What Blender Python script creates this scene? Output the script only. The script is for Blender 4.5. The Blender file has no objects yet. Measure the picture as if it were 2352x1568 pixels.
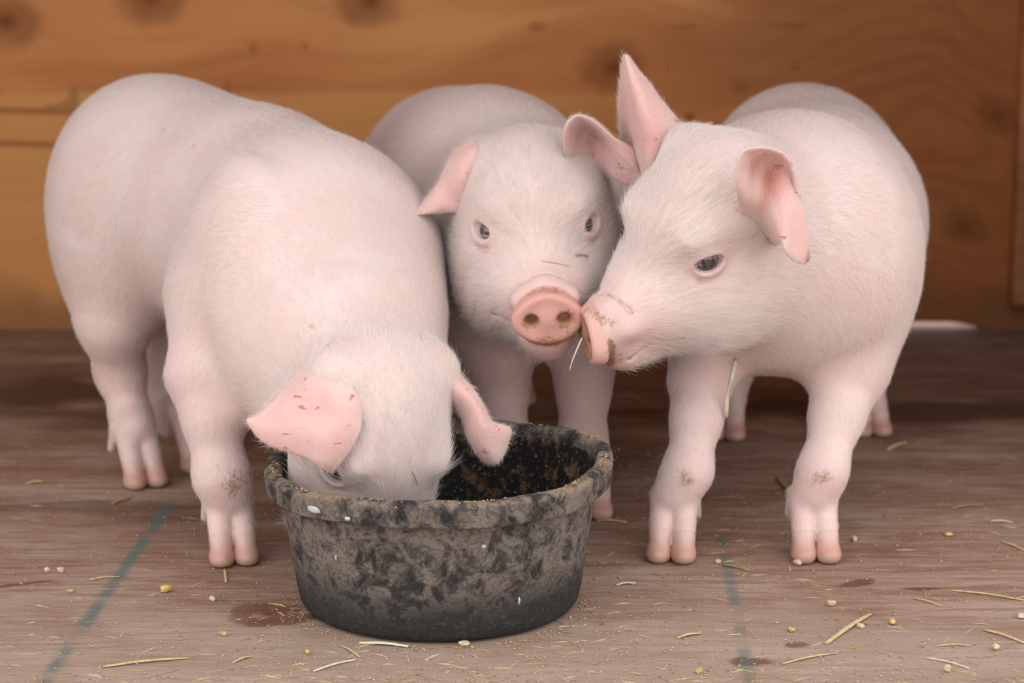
import bpy, bmesh, math, random
import numpy as np
from mathutils import Vector, Matrix

# ------------------------------------------------------------------ camera, sky, exposure
SC = bpy.context.scene
COL = SC.collection
VOX = 0.0023           # voxel edge of the animal surfaces
FPX = 5456.0           # focal length in pixels of the 2352 px wide frame
PITCH = math.radians(11.8)
CAM = np.array([0.0, 0.0, 0.69])

cam_data = bpy.data.cameras.new('camera')
cam = bpy.data.objects.new('camera', cam_data)
COL.objects.link(cam)
cam.location = CAM
cam.rotation_euler = (math.radians(90) - PITCH, 0, 0)
cam_data.sensor_width = 36.0
cam_data.lens = FPX / 2352 * 36.0
cam_data.clip_start = 0.05
cam_data.dof.use_dof = True
cam_data.dof.focus_distance = 2.13
cam_data.dof.aperture_fstop = 5.6
SC.camera = cam

world = bpy.data.worlds.new('overcast_sky')
SC.world = world
world.use_nodes = True
wn = world.node_tree.nodes
wn['Background'].inputs['Color'].default_value = (1.0, 0.99, 0.98, 1)
wn['Background'].inputs['Strength'].default_value = 1.0
SC.cycles.max_bounces = 4
SC.cycles.adaptive_threshold = 0.02
SC.cycles.diffuse_bounces = 2
SC.cycles.glossy_bounces = 2
SC.cycles.transmission_bounces = 3
SC.view_settings.view_transform = 'Standard'
SC.view_settings.look = 'None'
SC.view_settings.gamma = 1.0
SC.view_settings.use_curve_mapping = False
SC.view_settings.exposure = 0.87

# ------------------------------------------------------------------ geometry of the view (to measure real places)
F_ = np.array([0, math.cos(PITCH), -math.sin(PITCH)])
U_ = np.array([0, math.sin(PITCH), math.cos(PITCH)])
R_ = np.array([1.0, 0, 0])


def at(px, py, Y):
    d = F_ + (px - 1176) / FPX * R_ - (py - 784) / FPX * U_
    return CAM + d * (Y / d[1])


def on_floor(px, py, z=0.0):
    d = F_ + (px - 1176) / FPX * R_ - (py - 784) / FPX * U_
    return CAM + d * ((z - CAM[2]) / d[2])


def nrm(v):
    v = np.asarray(v, float)
    return v / (np.linalg.norm(v) + 1e-12)


# ------------------------------------------------------------------ material helpers
def mat(name):
    m = bpy.data.materials.new(name)
    m.use_nodes = True
    nt = m.node_tree
    return m, nt, nt.nodes['Principled BSDF']


def N(nt, typ, **kw):
    n = nt.nodes.new(typ)
    for k, v in kw.items():
        setattr(n, k, v)
    return n


def link(nt, a, b):
    nt.links.new(a, b)


def math_node(nt, op, a, b=None, c=None, clamp=False):
    n = N(nt, 'ShaderNodeMath', operation=op, use_clamp=clamp)
    for i, v in enumerate((a, b, c)):
        if v is None:
            continue
        if isinstance(v, (int, float)):
            n.inputs[i].default_value = v
        else:
            link(nt, v, n.inputs[i])
    return n.outputs[0]


def mix_col(nt, fac, a, b, mode='MIX'):
    n = N(nt, 'ShaderNodeMix', data_type='RGBA', blend_type=mode)
    for sock, v in ((n.inputs[0], fac), (n.inputs[6], a), (n.inputs[7], b)):
        if isinstance(v, (int, float)):
            sock.default_value = v
        elif isinstance(v, (tuple, list)):
            sock.default_value = (*v[:3], 1)
        else:
            link(nt, v, sock)
    return n.outputs[2]


def noise(nt, vec, scale, detail=4, rough=0.55, dist=0.0):
    n = N(nt, 'ShaderNodeTexNoise')
    n.inputs['Scale'].default_value = scale
    n.inputs['Detail'].default_value = detail
    n.inputs['Roughness'].default_value = rough
    n.inputs['Distortion'].default_value = dist
    if vec is not None:
        link(nt, vec, n.inputs['Vector'])
    return n.outputs['Fac']


def ramp(nt, fac, stops, interp='LINEAR'):
    n = N(nt, 'ShaderNodeValToRGB')
    n.color_ramp.interpolation = interp
    el = n.color_ramp.elements
    while len(el) < len(stops):
        el.new(0.5)
    for e, (p, c) in zip(el, stops):
        e.position = p
        e.color = (*c, 1) if len(c) == 3 else c
    link(nt, fac, n.inputs[0])
    return n.outputs[0]


def smooth(nt, v, lo, hi):
    n = N(nt, 'ShaderNodeMapRange', interpolation_type='SMOOTHSTEP')
    link(nt, v, n.inputs[0])
    n.inputs[1].default_value = lo
    n.inputs[2].default_value = hi
    return n.outputs[0]


def mapping(nt, vec, scale=(1, 1, 1), loc=(0, 0, 0), rot=(0, 0, 0)):
    n = N(nt, 'ShaderNodeMapping')
    n.inputs['Scale'].default_value = scale
    n.inputs['Location'].default_value = loc
    n.inputs['Rotation'].default_value = rot
    link(nt, vec, n.inputs['Vector'])
    return n.outputs[0]


def bump(nt, bsdf, height, strength=0.3, dist=0.002):
    n = N(nt, 'ShaderNodeBump')
    n.inputs['Strength'].default_value = strength
    n.inputs['Distance'].default_value = dist
    link(nt, height, n.inputs['Height'])
    link(nt, n.outputs[0], bsdf.inputs['Normal'])


def ellipse_mask(nt, xyz, c, r, rot=0.0, soft=0.5, warp=None):
    """1 inside an ellipse on the plane of the first two coordinates, fading to 0."""
    x = math_node(nt, 'SUBTRACT', xyz[0], c[0])
    y = math_node(nt, 'SUBTRACT', xyz[1], c[1])
    ca, sa = math.cos(rot), math.sin(rot)
    u = math_node(nt, 'ADD', math_node(nt, 'MULTIPLY', x, ca / r[0]), math_node(nt, 'MULTIPLY', y, sa / r[0]))
    v = math_node(nt, 'ADD', math_node(nt, 'MULTIPLY', x, -sa / r[1]), math_node(nt, 'MULTIPLY', y, ca / r[1]))
    d = math_node(nt, 'SQRT', math_node(nt, 'ADD', math_node(nt, 'MULTIPLY', u, u), math_node(nt, 'MULTIPLY', v, v)))
    if warp is not None:
        d = math_node(nt, 'ADD', d, warp)
    n = N(nt, 'ShaderNodeMapRange', interpolation_type='SMOOTHSTEP')
    link(nt, d, n.inputs[0])
    n.inputs[1].default_value = 1.0 + soft
    n.inputs[2].default_value = 1.0 - soft
    return n.outputs[0]


def mesh_obj(name, verts, faces, material=None, parent=None, smooth_=True):
    me = bpy.data.meshes.new(name)
    verts = np.asarray(verts, np.float32)
    faces = [tuple(f) for f in faces] if not isinstance(faces, np.ndarray) else faces
    if isinstance(faces, np.ndarray):
        n = faces.shape[1]
        me.vertices.add(len(verts))
        me.vertices.foreach_set('co', verts.ravel())
        me.loops.add(faces.size)
        me.loops.foreach_set('vertex_index', faces.astype(np.int32).ravel())
        me.polygons.add(len(faces))
        me.polygons.foreach_set('loop_start', np.arange(0, faces.size, n, dtype=np.int32))
        me.update(calc_edges=True)
    else:
        me.from_pydata([tuple(map(float, v)) for v in verts], [], faces)
    if smooth_:
        me.polygons.foreach_set('use_smooth', np.ones(len(me.polygons), bool))
    me.validate()
    me.update()
    o = bpy.data.objects.new(name, me)
    COL.objects.link(o)
    if material:
        me.materials.append(material)
    if parent:
        o.parent = parent
    return o


def tag(o, label=None, category=None, group=None, kind=None):
    for k, v in (('label', label), ('category', category), ('group', group), ('kind', kind)):
        if v:
            o[k] = v
    return o


def box(name, lo, hi, material, parent=None, bevel=0.0):
    bm = bmesh.new()
    bmesh.ops.create_cube(bm, size=1.0)
    for v in bm.verts:
        v.co = [lo[i] + (v.co[i] + 0.5) * (hi[i] - lo[i]) for i in range(3)]
    if bevel:
        bmesh.ops.bevel(bm, geom=bm.edges[:], offset=bevel, segments=2, affect='EDGES')
    me = bpy.data.meshes.new(name)
    bm.to_mesh(me)
    bm.free()
    me.materials.append(material)
    o = bpy.data.objects.new(name, me)
    COL.objects.link(o)
    if parent:
        o.parent = parent
    return o


# ------------------------------------------------------------------ materials of the setting
WALL_Y = 3.39


def vnoise(X, Y, scale, seed=0, octaves=4, rough=.55):
    """Value noise on arrays, 0..1."""
    out = np.zeros(np.broadcast(X, Y).shape)
    amp = tot = 0.0
    a_ = 1.0
    for o in range(octaves):
        rs = np.random.default_rng(seed * 97 + o)
        tab = rs.uniform(0, 1, (256, 256))
        x, y = X * scale * 2 ** o + 31.7 * o, Y * scale * 2 ** o + 11.3 * o
        xi, yi = np.floor(x).astype(int), np.floor(y).astype(int)
        u, v = x - xi, y - yi
        u, v = u * u * (3 - 2 * u), v * v * (3 - 2 * v)
        g = lambda i, j: tab[(xi + i) % 256, (yi + j) % 256]
        out = out + a_ * ((g(0, 0) * (1 - u) + g(1, 0) * u) * (1 - v) + (g(0, 1) * (1 - u) + g(1, 1) * u) * v)
        tot += a_
        a_ *= rough
    return out / tot


def sstep(x, lo, hi):
    t = np.clip((x - lo) / (hi - lo), 0, 1)
    return t * t * (3 - 2 * t)


def emask(X, Y, c, r, rot=0.0, soft=.5, warp=0.0):
    x, y = X - c[0], Y - c[1]
    ca, sa = math.cos(rot), math.sin(rot)
    d = np.sqrt(((x * ca + y * sa) / r[0]) ** 2 + ((-x * sa + y * ca) / r[1]) ** 2) + warp
    return sstep(d, 1 + soft, 1 - soft)


def sheet(name, us, vs, place, material, attrs, keep=None):
    """A sheet of wood as a grid whose points carry named mark attributes."""
    U, V = np.meshgrid(us, vs, indexing='ij')
    P = place(U, V).reshape(-1, 3)
    idx = np.arange(U.size).reshape(U.shape)
    F = np.stack([idx[:-1, :-1], idx[1:, :-1], idx[1:, 1:], idx[:-1, 1:]], -1).reshape(-1, 4)
    o = mesh_obj(name, P, F, material, None, False)
    for k, val in attrs(U, V).items():
        val = np.asarray(val, np.float32)
        if val.ndim == 3:
            a = o.data.attributes.new(k, 'FLOAT_COLOR', 'POINT')
            a.data.foreach_set('color', np.concatenate([val, np.ones(val.shape[:2] + (1,), np.float32)], -1).reshape(-1, 4).ravel())
        else:
            a = o.data.attributes.new(k, 'FLOAT', 'POINT')
            a.data.foreach_set('value', val.ravel())
    return o


def wall_marks(X, Z):
    knots = [(1410, 150, .036), (2290, 268, .026), (2215, 535, .026), (345, -15, .038), (850, -2, .036), (12, 45, .036), (1585, 262, .006), (2200, -30, .02)]
    zz = Z + 0.0
    dark = np.zeros_like(X)
    for (px, py, r) in knots:
        k = at(px, py, WALL_Y)
        zz -= emask(X, Z, (k[0], k[2]), (r * 3.2, r * 2.6), soft=1.0) * (Z - k[2]) * .75
        wp = (vnoise(X, Z, 40, int(px), 2) - .5) * .5
        c = .62 * emask(X, Z, (k[0], k[2]), (r * 1.25, r * .95), soft=.4, warp=wp) + .45 * emask(X, Z, (k[0], k[2]), (r * .35, r * .3), soft=.9, warp=wp)
        dark = np.maximum(dark, c)
    for py in (246, 322):
        k = at(80, py, WALL_Y)
        dark = np.maximum(dark, .7 * emask(X, Z, (k[0] - .02, k[2] - .002), (.26, .0040), -.03, .8))
    # flame figure of the sheet towards the right
    kk = at(2110, 330, WALL_Y)
    qx, qz = (X - kk[0]) * 1.1, (Z - kk[2]) * 1.5
    rad = np.sqrt(qx ** 2 + qz ** 2) + (vnoise(X, Z, 7, 5, 3) - .5) * .22
    flame = (np.sin(rad * 2 * math.pi / .055) * .5 + .5) ** 1.6 * emask(X, Z, (kk[0], kk[2]), (.22, .28), soft=.8)
    kz = at(300, 208, WALL_Y)[2]
    xr = at(1350, 300, WALL_Y)[0]
    wob = (vnoise(X, Z, 6, 9, 3) - .5) * .02
    ven = sstep(Z + wob, kz + .006, kz - .006) * sstep(X, xr + .15, xr - .1)
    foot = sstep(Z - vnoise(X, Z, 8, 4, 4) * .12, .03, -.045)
    right_tone = sstep(X + (vnoise(X * .5, Z * 2, 5, 21, 3) - .5) * .5, .05, .55)  # sheet tone turns darker and redder towards the right
    specks = sstep(vnoise(X * .8, Z, 34, 8, 1), .90, .96)
    dark = np.maximum(dark, specks * .45)
    return {'grainz': zz, 'right_tone': right_tone, 'marks': np.stack([dark, flame, ven], -1), 'foot': foot}


def wood_wall_material():
    m, nt, b = mat('plywood_wall')
    geo = N(nt, 'ShaderNodeNewGeometry')
    sep = N(nt, 'ShaderNodeSeparateXYZ')
    link(nt, geo.outputs['Position'], sep.inputs[0])
    gz = N(nt, 'ShaderNodeAttribute', attribute_name='grainz')
    mk = N(nt, 'ShaderNodeAttribute', attribute_name='marks')
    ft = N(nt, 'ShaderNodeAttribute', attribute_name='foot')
    ms = N(nt, 'ShaderNodeSeparateColor')
    link(nt, mk.outputs['Color'], ms.inputs[0])
    comb = N(nt, 'ShaderNodeCombineXYZ')
    link(nt, math_node(nt, 'ADD', sep.outputs[0], sep.outputs[1]), comb.inputs[0])
    link(nt, gz.outputs['Fac'], comb.inputs[2])
    v = comb.outputs[0]
    big = noise(nt, mapping(nt, v, (1.1, 1, 5.0)), 1.6, 2, .5, .3)
    bands = noise(nt, mapping(nt, v, (1.4, 1, 22)), 2.0, 4, .65, .5)
    base = ramp(nt, big, [(0.28, (.46, .150, .042)), (0.5, (.60, .220, .068)), (0.72, (.72, .315, .11))])
    base = mix_col(nt, math_node(nt, 'MULTIPLY', smooth(nt, bands, .42, .75), .38), base, (.36, .11, .025))
    rt = N(nt, 'ShaderNodeAttribute', attribute_name='right_tone')
    base = mix_col(nt, math_node(nt, 'MULTIPLY', rt.outputs['Fac'], .72), base, (.30, .092, .024))
    base = mix_col(nt, math_node(nt, 'MULTIPLY', ms.outputs[1], .38), base, (.27, .075, .016))
    base = mix_col(nt, math_node(nt, 'MULTIPLY', ms.outputs[2], .55), base, (.74, .36, .12))
    base = mix_col(nt, ms.outputs[0], base, (.21, .062, .010))
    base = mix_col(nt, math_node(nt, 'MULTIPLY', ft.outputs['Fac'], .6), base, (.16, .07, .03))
    link(nt, base, b.inputs['Base Color'])
    b.inputs['Roughness'].default_value = .62
    b.inputs['Specular IOR Level'].default_value = .3
    return m


def floor_marks(X, Y):
    warp = (vnoise(X * 2, Y * 4, 4, 1, 5, .65) - .5) * 3.0
    dark = np.zeros_like(X)
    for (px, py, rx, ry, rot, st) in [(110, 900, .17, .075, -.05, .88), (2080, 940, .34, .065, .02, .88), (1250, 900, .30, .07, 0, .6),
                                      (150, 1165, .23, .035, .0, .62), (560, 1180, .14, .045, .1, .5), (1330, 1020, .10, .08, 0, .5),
                                      (300, 780, .3, .03, 0, .3), (1200, 880, .95, .24, 0, .52)]:  # manure stains; the wide band paints extra shade on the rear floor
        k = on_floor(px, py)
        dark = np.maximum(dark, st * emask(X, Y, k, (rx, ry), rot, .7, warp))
    w2 = (vnoise(X, Y, 60, 2, 4) - .5) * 1.6
    wet = np.zeros_like(X)
    for (px, py, rx, ry, rot) in [(1975, 1338, .022, .008, .5), (625, 1425, .035, .014, .3), (600, 1400, .03, .02, 0), (1730, 1520, .018, .010, 0),
                                  (1250, 1310, .02, .006, 0), (2120, 1352, .02, .005, 0), (60, 1340, .03, .004, .4), (1830, 1480, .01, .006, 0)]:
        k = on_floor(px, py)
        wet = np.maximum(wet, emask(X, Y, k, (rx, ry), rot, .25, w2))
    k = on_floor(1150, 1540)
    dust = emask(X, Y, k, (.55, .17), 0, .9, (vnoise(X * 2, Y * 4, 4, 3, 4) - .5) * 1.6)
    wear = .12 + .88 * sstep(vnoise(X * 6, Y * 8, 4, 6, 4), .25, .6)
    chalk = np.zeros_like(X)
    for (a, c, w, st) in [((100, 1568), (395, 1150), .0062, .72), ((1722, 1568), (1655, 1215), .0056, .55), ((150, 1316), (690, 1313), .0016, .5), ((1760, 1312), (2400, 1310), .0016, .4)]:
        p, q = on_floor(*a), on_floor(*c)
        dx, dy = q[0] - p[0], q[1] - p[1]
        Lg = math.hypot(dx, dy)
        dd = np.abs(((X - p[0]) * -dy + (Y - p[1]) * dx) / Lg)
        t = ((X - p[0]) * dx + (Y - p[1]) * dy) / Lg
        chalk = np.maximum(chalk, sstep(dd, w * 1.6, w * .4) * sstep(t, -.1, -.05) * sstep(t, Lg + .02, Lg - .02) * wear * st)
    return {'marks': np.stack([dark, wet, chalk], -1), 'dust': dust}


def floor_material():
    m, nt, b = mat('worn_plywood_floor')
    geo = N(nt, 'ShaderNodeNewGeometry')
    pos = geo.outputs['Position']
    mk = N(nt, 'ShaderNodeAttribute', attribute_name='marks')
    ds = N(nt, 'ShaderNodeAttribute', attribute_name='dust')
    ms = N(nt, 'ShaderNodeSeparateColor')
    link(nt, mk.outputs['Color'], ms.inputs[0])
    big = noise(nt, mapping(nt, pos, (2.2, 4.5, 1)), 2.2, 3, .62, .4)
    grain = noise(nt, mapping(nt, pos, (5, 46, 1)), 2.0, 5, .70, .6)
    streak = noise(nt, mapping(nt, pos, (9, 130, 1), loc=(3, 1, 0)), 2.0, 3, .7, .4)
    speck = noise(nt, pos, 420, 1, .6)
    base = ramp(nt, big, [(0.30, (.250, .138, .098)), (0.5, (.345, .220, .164)), (0.70, (.44, .325, .268))])
    base = mix_col(nt, math_node(nt, 'MULTIPLY', smooth(nt, grain, .44, .60), .60), base, (.200, .080, .052))
    base = mix_col(nt, math_node(nt, 'MULTIPLY', smooth(nt, streak, .54, .68), .55), base, (.56, .42, .36))
    base = mix_col(nt, math_node(nt, 'MULTIPLY', smooth(nt, speck, .62, .70), .45), base, (.56, .44, .34))
    base = mix_col(nt, math_node(nt, 'MULTIPLY', ds.outputs['Fac'], .55), base, (.46, .36, .30))
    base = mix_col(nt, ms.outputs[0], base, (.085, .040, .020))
    base = mix_col(nt, math_node(nt, 'MULTIPLY', ms.outputs[1], .72), base, (.12, .038, .016))
    base = mix_col(nt, ms.outputs[2], base, (.075, .155, .150))
    link(nt, base, b.inputs['Base Color'])
    link(nt, math_node(nt, 'SUBTRACT', .72, math_node(nt, 'MULTIPLY', ms.outputs[1], .4)), b.inputs['Roughness'])
    b.inputs['Specular IOR Level'].default_value = .3
    bump(nt, b, math_node(nt, 'ADD', grain, math_node(nt, 'MULTIPLY', streak, .6)), .35, .0012)
    return m


def plain(name, col, rough=.7, sss=0.0, spec=.3, var=0.0, vscale=200):
    m, nt, b = mat(name)
    b.inputs['Roughness'].default_value = rough
    b.inputs['Specular IOR Level'].default_value = spec
    if var:
        geo = N(nt, 'ShaderNodeNewGeometry')
        n = noise(nt, geo.outputs['Position'], vscale, 3, .6)
        c = mix_col(nt, smooth(nt, n, .3, .7), tuple(x * (1 - var) for x in col), tuple(min(1, x * (1 + var)) for x in col))
        link(nt, c, b.inputs['Base Color'])
    else:
        b.inputs['Base Color'].default_value = (*col, 1)
    return m


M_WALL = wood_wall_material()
M_FLOOR = floor_material()
M_POST = plain('post_wood', (.42, .175, .07), .7, var=.25, vscale=18)
M_GROUND = plain('yard_ground', (.19, .15, .11), .95, var=.25, vscale=6)
M_YARD = plain('pale_dry_yard', (.72, .64, .50), .95, var=.15, vscale=6)
M_ROOF = plain('roof_boards', (.16, .10, .06), .8, var=.2, vscale=10)
M_SIDE = plain('weathered_side_boards', (.22, .115, .06), .8, var=.25, vscale=9)

# ------------------------------------------------------------------ the setting
xs = np.concatenate([np.linspace(-1.45, -.62, 12)[:-1], np.linspace(-.62, .62, 480), np.linspace(.62, 1.25, 10)[1:]])
ys = np.concatenate([np.linspace(.75, 1.84, 10)[:-1], np.linspace(1.84, 2.5, 260), np.linspace(2.5, WALL_Y + .06, 160)[1:]])
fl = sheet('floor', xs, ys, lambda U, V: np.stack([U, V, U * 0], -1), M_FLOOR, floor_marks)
tag(fl, kind='structure', label='worn reddish plywood floor with chalk lines, crumbs and damp stains')
tag(box('trim_2', (-1.45, .75, -.022), (1.25, WALL_Y + .06, -.002), M_POST), kind='structure', label='joist layer under the plywood floor')
tag(box('ground', (-14, -10, -0.26), (14, WALL_Y + .05, -0.2), M_GROUND), kind='structure', label='bare soil ground in front of the pen')
tag(box('ground', (-14, WALL_Y + .05, -0.26), (14, 16, -0.2), M_YARD), kind='structure', label='pale dry yard behind the pen')


gx0, gx1 = at(1890, 755, WALL_Y)[0], at(2312, 755, WALL_Y)[0]


def wall_foot(X):
    """Height of the sheet's lower edge: a low gap along its right foot lets daylight in."""
    return -.004 + .0155 * sstep(X, gx0, gx0 + .05) * sstep(X, gx1, gx1 - .09)


xs = np.concatenate([np.linspace(-1.45, -.80, 10)[:-1], np.linspace(-.80, .80, 420), np.linspace(.80, 1.25, 8)[1:]])
zs_ = np.concatenate([np.linspace(0, .56, 170), np.linspace(.56, 1.42, 14)[1:]])
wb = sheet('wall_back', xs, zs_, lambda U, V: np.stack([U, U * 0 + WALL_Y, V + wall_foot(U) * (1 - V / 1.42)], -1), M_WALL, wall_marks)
md = wb.modifiers.new('sheet_thickness', 'SOLIDIFY')
md.thickness = .018
md.offset = -1
tag(wb, kind='structure', label='knotty orange plywood back wall of the pen')
px_post = at(2330, 300, WALL_Y)[0]
post = tag(box('trim_1', (px_post, WALL_Y - .038, at(2340, 690, WALL_Y)[2]), (px_post + .09, WALL_Y - .001, 1.42), M_POST, bevel=.002), kind='structure', label='upright wooden batten at the right end of the plywood wall')
tag(box('wall_right', (.80, 2.45, -.02), (.82, WALL_Y + .02, 1.42), M_SIDE), kind='structure', label='unseen plywood side wall added to shade the right end of the pen')  # out of view; cut and placed to shade the back wall's right end
tag(box('wall_left', (-1.47, 2.4, -.02), (-1.45, WALL_Y + .02, 1.42), M_SIDE), kind='structure', label='unseen plywood side wall added to shade the right end of the pen')
tag(box('ceiling', (-1.5, 2.02, 1.42), (1.3, WALL_Y + .1, 1.45), M_ROOF), kind='structure', label='low board roof of the pen')


# ------------------------------------------------------------------ smooth solid modelling for the animals
def smin(a, b, k):
    k = np.maximum(k, 1e-5)
    h = np.maximum(k - np.abs(a - b), 0) / k
    return np.minimum(a, b) - h * h * k * .25


def smax(a, b, k):
    return -smin(-a, -b, k)


def ell(P, c, r, M=None):
    q = P - np.asarray(c, np.float32)
    if M is not None:
        q = q @ np.asarray(M, np.float32)
    ir2 = 1 / np.asarray(r, np.float32) ** 2
    q *= q
    k0 = np.sqrt(q @ ir2) + np.float32(1e-6)
    k1 = np.sqrt(q @ (ir2 * ir2)) + np.float32(1e-6)
    return k0 * (k0 - 1) / k1


def cone(P, a, b, ra, rb):
    a = np.asarray(a, np.float32)
    b = np.asarray(b, np.float32)
    ab = b - a
    q = P - a
    L2 = np.float32(ab @ ab + 1e-12)
    s = q @ ab
    t = np.clip(s / L2, 0, 1)
    d2 = np.einsum('ij,ij->i', q, q) - 2 * t * s + t * t * L2
    return np.sqrt(np.maximum(d2, 0)) - np.float32(ra) - np.float32(rb - ra) * t


def chain(P, pts, k=.015):
    d = None
    for (a, ra), (b, rb) in zip(pts[:-1], pts[1:]):
        e = cone(P, a, b, ra, rb)
        d = e if d is None else smin(d, e, k)
    return d


def surface(f, lo, hi, h, block=8):
    """Surface nets of the zero level of f; samples only the blocks the surface crosses."""
    lo = np.asarray(lo, np.float64)
    n = (np.ceil((np.asarray(hi) - lo) / h / block).astype(int) + 1) * block
    nb = n // block
    g = np.stack(np.meshgrid(*[np.arange(k) for k in nb], indexing='ij'), -1).reshape(-1, 3)
    cc = (lo + (g * block + block / 2 - .5) * h).astype(np.float32)
    dc = f(cc)
    act = np.abs(dc) < h * block * 1.9
    V = np.empty(tuple(n), np.float32)
    Vb = V.reshape(nb[0], block, nb[1], block, nb[2], block)
    Vb[:] = dc.reshape(nb[0], 1, nb[1], 1, nb[2], 1)
    ga = g[act]
    off = np.stack(np.meshgrid(*[np.arange(block)] * 3, indexing='ij'), -1).reshape(-1, 3)
    for s in range(0, len(ga), 400):
        gg = ga[s:s + 400]
        P = (lo + (gg[:, None, :] * block + off[None]) * h).reshape(-1, 3).astype(np.float32)
        d = f(P).reshape(len(gg), block, block, block)
        Vb[gg[:, 0], :, gg[:, 1], :, gg[:, 2], :] = d
    V = Vb.reshape(tuple(n))
    ins = V < 0
    cnt = np.zeros(tuple(n - 1), np.uint8)
    sl = [slice(0, -1), slice(1, None)]
    for a in (0, 1):
        for b in (0, 1):
            for c in (0, 1):
                cnt += ins[sl[a], sl[b], sl[c]]
    cells = np.argwhere((cnt > 0) & (cnt < 8))
    corner = np.array([(a, b, c) for a in (0, 1) for b in (0, 1) for c in (0, 1)])
    cv = np.stack([V[cells[:, 0] + a, cells[:, 1] + b, cells[:, 2] + c] for a, b, c in corner], 1)
    acc = np.zeros((len(cells), 3))
    num = np.zeros(len(cells))
    for i in range(8):
        for j in range(i + 1, 8):
            if np.abs(corner[i] - corner[j]).sum() != 1:
                continue
            x = (cv[:, i] < 0) != (cv[:, j] < 0)
            t = np.where(x, cv[:, i] / (cv[:, i] - cv[:, j] + 1e-20), 0)
            acc += np.where(x[:, None], corner[i] + t[:, None] * (corner[j] - corner[i]), 0)
            num += x
    verts = lo + (cells + acc / num[:, None]) * h
    idx = np.full(tuple(n - 1), -1, np.int32)
    idx[cells[:, 0], cells[:, 1], cells[:, 2]] = np.arange(len(cells))
    quads = []
    for ax in range(3):
        b, c = (ax + 1) % 3, (ax + 2) % 3
        s0 = [slice(None)] * 3
        s1 = [slice(None)] * 3
        s0[ax], s1[ax] = slice(0, -1), slice(1, None)
        e = np.argwhere(ins[tuple(s0)] != ins[tuple(s1)])
        e = e[(e[:, b] > 0) & (e[:, c] > 0) & (e[:, b] < n[b] - 1) & (e[:, c] < n[c] - 1)]
        q = []
        for (ob, oc) in ((-1, -1), (0, -1), (0, 0), (-1, 0)):
            w = e.copy()
            w[:, b] += ob
            w[:, c] += oc
            q.append(idx[w[:, 0], w[:, 1], w[:, 2]])
        q = np.stack(q, 1)
        flip = ~ins[e[:, 0], e[:, 1], e[:, 2]]
        q[flip] = q[flip][:, ::-1]
        quads.append(q)
    quads = np.concatenate(quads)
    quads = quads[(quads >= 0).all(1)]
    P = verts.astype(np.float32)
    nr = None
    for it in range(2):
        d = f(P)
        e = np.float32(h * .3)
        nr = np.stack([f(P + e * np.eye(3, dtype=np.float32)[k]) - d for k in range(3)], 1) / e
        g2 = (nr ** 2).sum(1)
        st = np.clip(d / np.maximum(g2, .2), -h * .6, h * .6)
        P = P - st[:, None] * nr
    nr /= np.linalg.norm(nr, axis=1)[:, None] + 1e-9
    return P, quads, nr


def head_frame(yaw, pitch, roll):
    yaw, pitch, roll = map(math.radians, (yaw, pitch, roll))
    f = np.array([math.cos(yaw) * math.cos(pitch), math.sin(yaw) * math.cos(pitch), math.sin(pitch)])
    l0 = np.array([-math.sin(yaw), math.cos(yaw), 0])
    u0 = np.cross(f, l0)
    l = math.cos(roll) * l0 + math.sin(roll) * u0
    return np.stack([f, l, np.cross(f, l)], 1)


EYE = np.array([.012, .0, .021])          # y is set on the surface below
EYE_N = nrm([.42, .87, .20])
EYE_A = nrm(np.cross([.04, 0, 1], EYE_N))       # along the slit
EYE_B = np.cross(EYE_N, EYE_A)
EYE_R = .0142
EYE_C = EYE


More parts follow.
